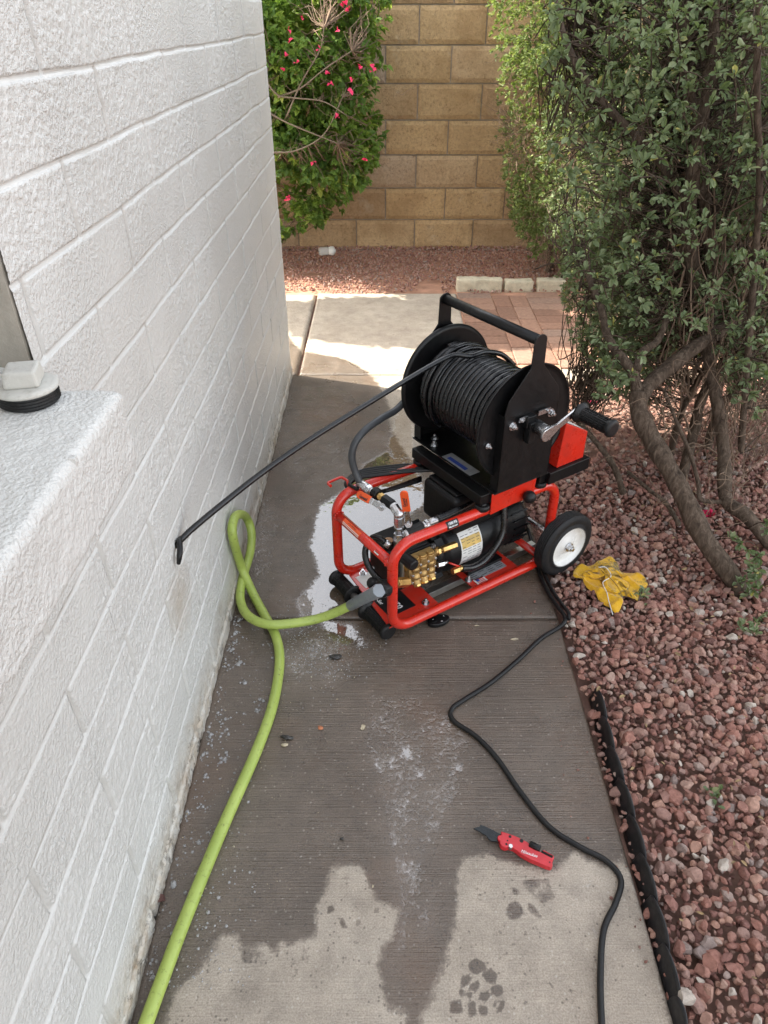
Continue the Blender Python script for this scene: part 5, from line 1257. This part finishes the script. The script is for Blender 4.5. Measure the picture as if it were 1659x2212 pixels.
o=m.build('stem',simple('pale_stem',(.20,.155,.115),.85,0,.2,30,.3,100),bg_); o.location=-bg_.location
segs=[]; k2=mkkd(sk2)
for (p,v) in cbv[::6]:
    q,i,dd=k2.find(p)
    if dd<.6: segs.append((jitterline(q,p,4,.06,rr),.0028,.0012))
for i in range(60):
    x,y=rr.choice([(rr.gauss(640,45),rr.gauss(165,35)),(rr.gauss(660,40),rr.gauss(270,40)),(rr.gauss(720,45),rr.gauss(190,45))]); p=ony(x,y,rr.uniform(4.30,4.42)); e=p+Vector((rr.gauss(0,.05),rr.gauss(0,.03),rr.gauss(.02,.05))); segs.append((jitterline(p,e,3,.12,rr),.0017,.0009))
o=twigs('twigs',segs,DRYT,bg_,3); o.location=-bg_.location
fl=[]
for (x,y) in ((742,12),(755,20),(738,5),(630,70),(625,78),(728,62),(716,165),(717,170),(755,195),(798,143),(803,150),(608,125),(622,148),(643,130),(716,255),(628,432),(620,428),(787,345),(668,355),(571,335),(813,158),(690,118),(765,170),(648,52)):
    for k in range(1): fl.append((ony(x+rr.gauss(0,6),y+rr.gauss(0,6),4.30),Vector((rr.gauss(0,.5),-.7,rr.gauss(.2,.5))).normalized()))
o=leaves('blossom',[a for a,_ in fl],[b for _,b in fl],.021,PINK,bg_,3,1.2,.45,.3,rseed=14,heart=True); o.location=-bg_.location
gt=empty('added_shade_tree',(-1.6,4.4,0)); tag(gt,'unseen leafy tree added beyond the far end of the white wall to shade the patio slab','tree')  # tree out of view, added to dapple the far slab with shade
ct=fill([((-1.55,4.32,1.75),(.85,.34,.55))],2600,71,.1,(6,.30))
o=leaves('added_shade_crown',[c[0] for c in ct],[c[1] for c in ct],.06,LEAFB,gt,5,1.0,.35,.3,rseed=16); o.location=-gt.location
o=MB().tube(catmull(jitterline((-1.6,4.4,-.03),(-1.55,4.35,1.8),4,.03,rr),5),.05,10,rf=lambda t:.06-.04*t).build('trunk',BARK,gt); o.location=-gt.location
# distant greenery behind the main shrub (seen through gaps), one thing
gb=empty('low_bush',(2.1,3.9,0)); tag(gb,'leafy bush in sunlight seen through the gaps behind the big shrub','bush')
cg=fill([((2.2,3.9,.7),(.8,.5,.8)),((1.9,4.4,1.2),(.5,.4,.8))],1500,61,.55,(5,.33))
o=leaves('foliage',[c[0] for c in cg],[c[1] for c in cg],.03,LEAFY,gb,6,1.0,.3,.3,rseed=15); o.location=-gb.location
m=MB()
for i in range(6):
    a=Vector((rr.uniform(2.0,2.3),rr.uniform(3.8,4.1),-.02)); m.tube(catmull(jitterline(a,a+Vector((rr.gauss(0,.25),rr.gauss(0,.2),rr.uniform(.8,1.3))),4,.05,rr),5),.014,7,rf=lambda t:.016-.011*t)
o=m.build('trunk',BARK,gb); o.location=-gb.location
# ------------------------------------------------------------------ small things on the ground
def lump(name,px,py,size,mat_,label,cat,seed,flat=.5,z=.004,yaw=0,asp=.5):
    p=onz(px,py,z); r2=np.random.default_rng(seed); v=RV2[seed%14]*np.array([size,size*asp,size*flat]); v=v*(1+(r2.random((len(v),1))-.5)*.35); c_,s2=math.cos(yaw),math.sin(yaw); v=np.column_stack([v[:,0]*c_-v[:,1]*s2,v[:,0]*s2+v[:,1]*c_,v[:,2]])
    o=npmesh(name,v,IF,mat_,None,False); o.location=p; tag(o,label,cat); return o
lump('bark_chip',*z5(765,650),.0215,DIRTB,'black wet bark chip right of the green hose, longest piece on the walk','debris',1,.3,.005,R(-8),.32)
lump('pale_chip',*z5(758,685),.009,PALED,'pale chip touching the underside of the long black bark chip','debris',2,.4,.004,0,.6)
lump('black_clump',*z5(1003,266),.020,DIRTB,'black leaf clump in front of the ribbed grips','debris',3,.3,.005,R(5),.5)
lump('mortar_crumb',*z5(1128,600),.011,PALED,'cream mortar crumb in the middle of the wet walk','debris',4,.6,.005,R(20),.6)
lump('rust_crumb',*z5(927,604),.008,simple('rust_crumb',(.45,.16,.07),.5,0,.3,100,.5),'orange crumb left of the cream mortar crumb','debris',5,.4,.003,0,.8)
lump('grey_stone',*z5(158,1418),.013,GRAV,'small grey stone stuck against the wall foot','stone',6,.8,.010,0,.8)
lump('tan_stone',*z5(98,1635),.011,PALED,'tan pebble at the wall foot below the grey stone','stone',7,.7,.008,0,.7)
lump('dark_crumb',*z5(1028,1130),.0055,DIRTB,'tiny black crumb alone on the wet walk','debris',8,.6,.003,0,.7)
cr_=[]
rv=np.random.default_rng(44)
pts=[];sz=[]
for i in range(520):
    if rv.random()<.6: x,y=rv.normal(330,230),rv.uniform(60,1500)
    else: x,y=rv.normal(900,190),rv.normal(420,300)
    p=onz(*z5(x,y),.001)
    if p.x<WX+.01 or p.x>.45 or p.y<.4: continue
    pts.append((p.x,p.y,.0006)); sz.append(float(np.clip(rv.lognormal(math.log(.0010),.55),.0005,.004)))
o=rocks('sand_grit',pts,sz,list(rv.random(len(pts))),False,None,PALED); tag(o,'fine pale grit washed over the wet walkway','grit',kind='stuff')
# foam bubbles along the wall
V=[];Fc=[];off=0
def hemi(c,r):
    global off
    n=8; 
    for i in range(4):
        t=math.pi/2*i/3.5
        for k in range(n): V.append((c[0]+r*math.cos(t)*math.cos(2*math.pi*k/n),c[1]+r*math.cos(t)*math.sin(2*math.pi*k/n),c[2]+r*math.sin(t)))
    for i in range(3):
        for k in range(n): Fc.append((off+i*n+k,off+i*n+(k+1)%n,off+(i+1)*n+(k+1)%n,off+(i+1)*n+k))
    off+=4*n
for (x,y,nn,sp) in [(375,625,26,22),(350,735,30,20),(420,665,14,22),(460,560,14,18),(455,765,10,14),(480,630,8,12),(300,1020,14,18),(310,870,10,14),(370,990,8,12),(490,210,50,26),(520,120,40,24),(470,300,16,20),(430,420,14,14),(545,290,8,16),(232,1350,6,8),(120,1790,10,12),(110,1730,8,10),(380,830,8,14),(250,950,14,14),(210,1090,14,12),(200,1180,10,12),(330,1150,8,20),(400,1100,8,30),(240,1230,10,20),(560,390,5,8),(690,170,10,40),(620,520,6,8),(650,480,6,8)]:
    for k in range(nn):
        q=z5(x+rv.normal()*sp,y+rv.normal()*sp); p=onz(*q,.0004)
        if p.x<WX+.012: continue
        hemi((p.x,p.y,.0002),float(np.clip(rv.lognormal(math.log(.0022),.45),.001,.006)))
for k in range(900):
    q=z5(rv.uniform(60,620),rv.uniform(80,1850)); p=onz(*q,.0004)
    if WX+.012<p.x<-.10-.30*rv.random()**.6: hemi((p.x,p.y,.0002),float(np.clip(rv.lognormal(math.log(.0013),.5),.0006,.0045)))
for k in range(750):   # droplets standing on the wet concrete around the machine
    q=z5(rv.normal(900,130),rv.normal(210,110)); p=onz(*q,.0004)
    if WX+.02<p.x<.4: hemi((p.x,p.y,-.0002),float(rv.uniform(.0006,.0019)))
o=npmesh('foam_bubbles',V,Fc,FOAM,None,True); tag(o,'soapy foam bubbles and droplets along the wall foot','foam',kind='stuff')
lit=[];ld=[]
for i in range(420):
    x=rr.uniform(.5,1.6); y=rr.uniform(.5,2.6)
    if rr.random()>(.25+.75*min(1,max(0,(x-.6)/.5))): continue
    lit.append((x,y,.024+rr.uniform(0,.008))); ld.append(Vector((rr.gauss(0,1),rr.gauss(0,1),.25)).normalized())
lo2=leaves('leaf_litter',lit,ld,.016,simple('dead_leaf',(.30,.21,.11),.8,0,.45,60,.2),None,1,.3,.22,.3,rseed=88); tag(lo2,'dry leaf litter scattered over the gravel under the shrub','leaf litter',kind='stuff')
pts=[];sz=[]
for i in range(46):
    pts.append((.47+rr.gauss(0,.02)-abs(rr.gauss(0,.03)),rr.uniform(.5,2.3),.004)); sz.append(rr.uniform(.002,.006))
lo3=rocks('gravel_chips',pts,sz,[rr.random()*.8 for _ in pts],False); tag(lo3,'small gravel chips strayed onto the right edge of the walkway','gravel chips',kind='stuff')
# bottle by the far wall
bp_=ony(716,521,4.92); bt=empty('plastic_bottle',(bp_.x,bp_.y,.03),R(15)); tag(bt,'clear plastic bottle with white end lying by the tan wall','bottle')
MB().lathe((-.09,0,.028),(1,0,0),[(0,.020),(.01,.027),(.06,.027),(.07,.024)],24).build('bottle_body',CLEARP,bt)
MB().lathe((-.02,0,.028),(1,-.35,0),[(0,.025),(.012,.029),(.03,.029),(.038,.020),(.040,.011),(.046,.010)],24).build('bottle_cap',GLASSW,bt)
# pink petals
for i,(px,py,lab_) in enumerate([(1275,869,'pink fallen petal on sunlit gravel behind the crank handle'),(1535,1112,'dark pink fallen petal beneath the shrub trunks'),(1300,1934+0,'')][:2]):
    p=onz(px,py,.03 if i==0 else .02); e=empty('fallen_petal',p); tag(e,lab_,'petal')
    o=leaves('petal',[(0,0,0)],[(0,-.3,.9)],.030,PINK,e,5,1.3,.5,.4,rseed=30+i,heart=True)
# pale stones worth naming
onestone('pale_stone',1108,1140-50,.016,1,'whitish stone just behind the red frame tube',.012)
onestone('pale_stone',*z3(1045,1420),.021,.985,'large pale stone near the cord bend at the walkway edge',.016)
onestone('pale_stone',*b4(1240,1822),.027,.985,'large cream stone at the bottom beside the black edging',.020)
onestone('flat_stone',*z3(1135,1095),.020,.93,'flat grey stone lying just below the yellow rag',.014)
onestone('pale_stone',*b3(1170,1850),.020,.96,'tan stone left of the pinkish big stone under the shrub',.016)
# weeds in the gravel
for i,(px,py,lab_,nn) in enumerate([(*b3(830,1760),'tiny green weed growing below the yellow rag',8),(*b3(1480,1950),'green sprig in the gravel at right below the shrub',14),(*b4(1385,745),'thin green weed in the middle of the open gravel',5)]):
    p=onz(px,py,.02); e=empty('weed',p); tag(e,lab_,'weed')
    leaves('leaves',[(rr.gauss(0,.012),rr.gauss(0,.012),rr.uniform(.005,.02)) for _ in range(nn)],[(0,0,1)]*nn,.018,LEAFG,e,3,1,.3,.3,rseed=60+i)
# dry leaves on the walkway
for (px,py,lab_) in [(*z3(300,1205),'curled brown leaf on the wet walk right of the remote'),(*z3(555,1300),'pale dry leaf lying near the walkway edge')]:
    p=onz(px,py,.003); e=empty('dry_leaf',p); tag(e,lab_,'leaf'); leaves('leaf_blade',[(0,0,.001)],[(1,0,.1)],.022,PALED,e,1,.2,.2,.2,rseed=int(px))
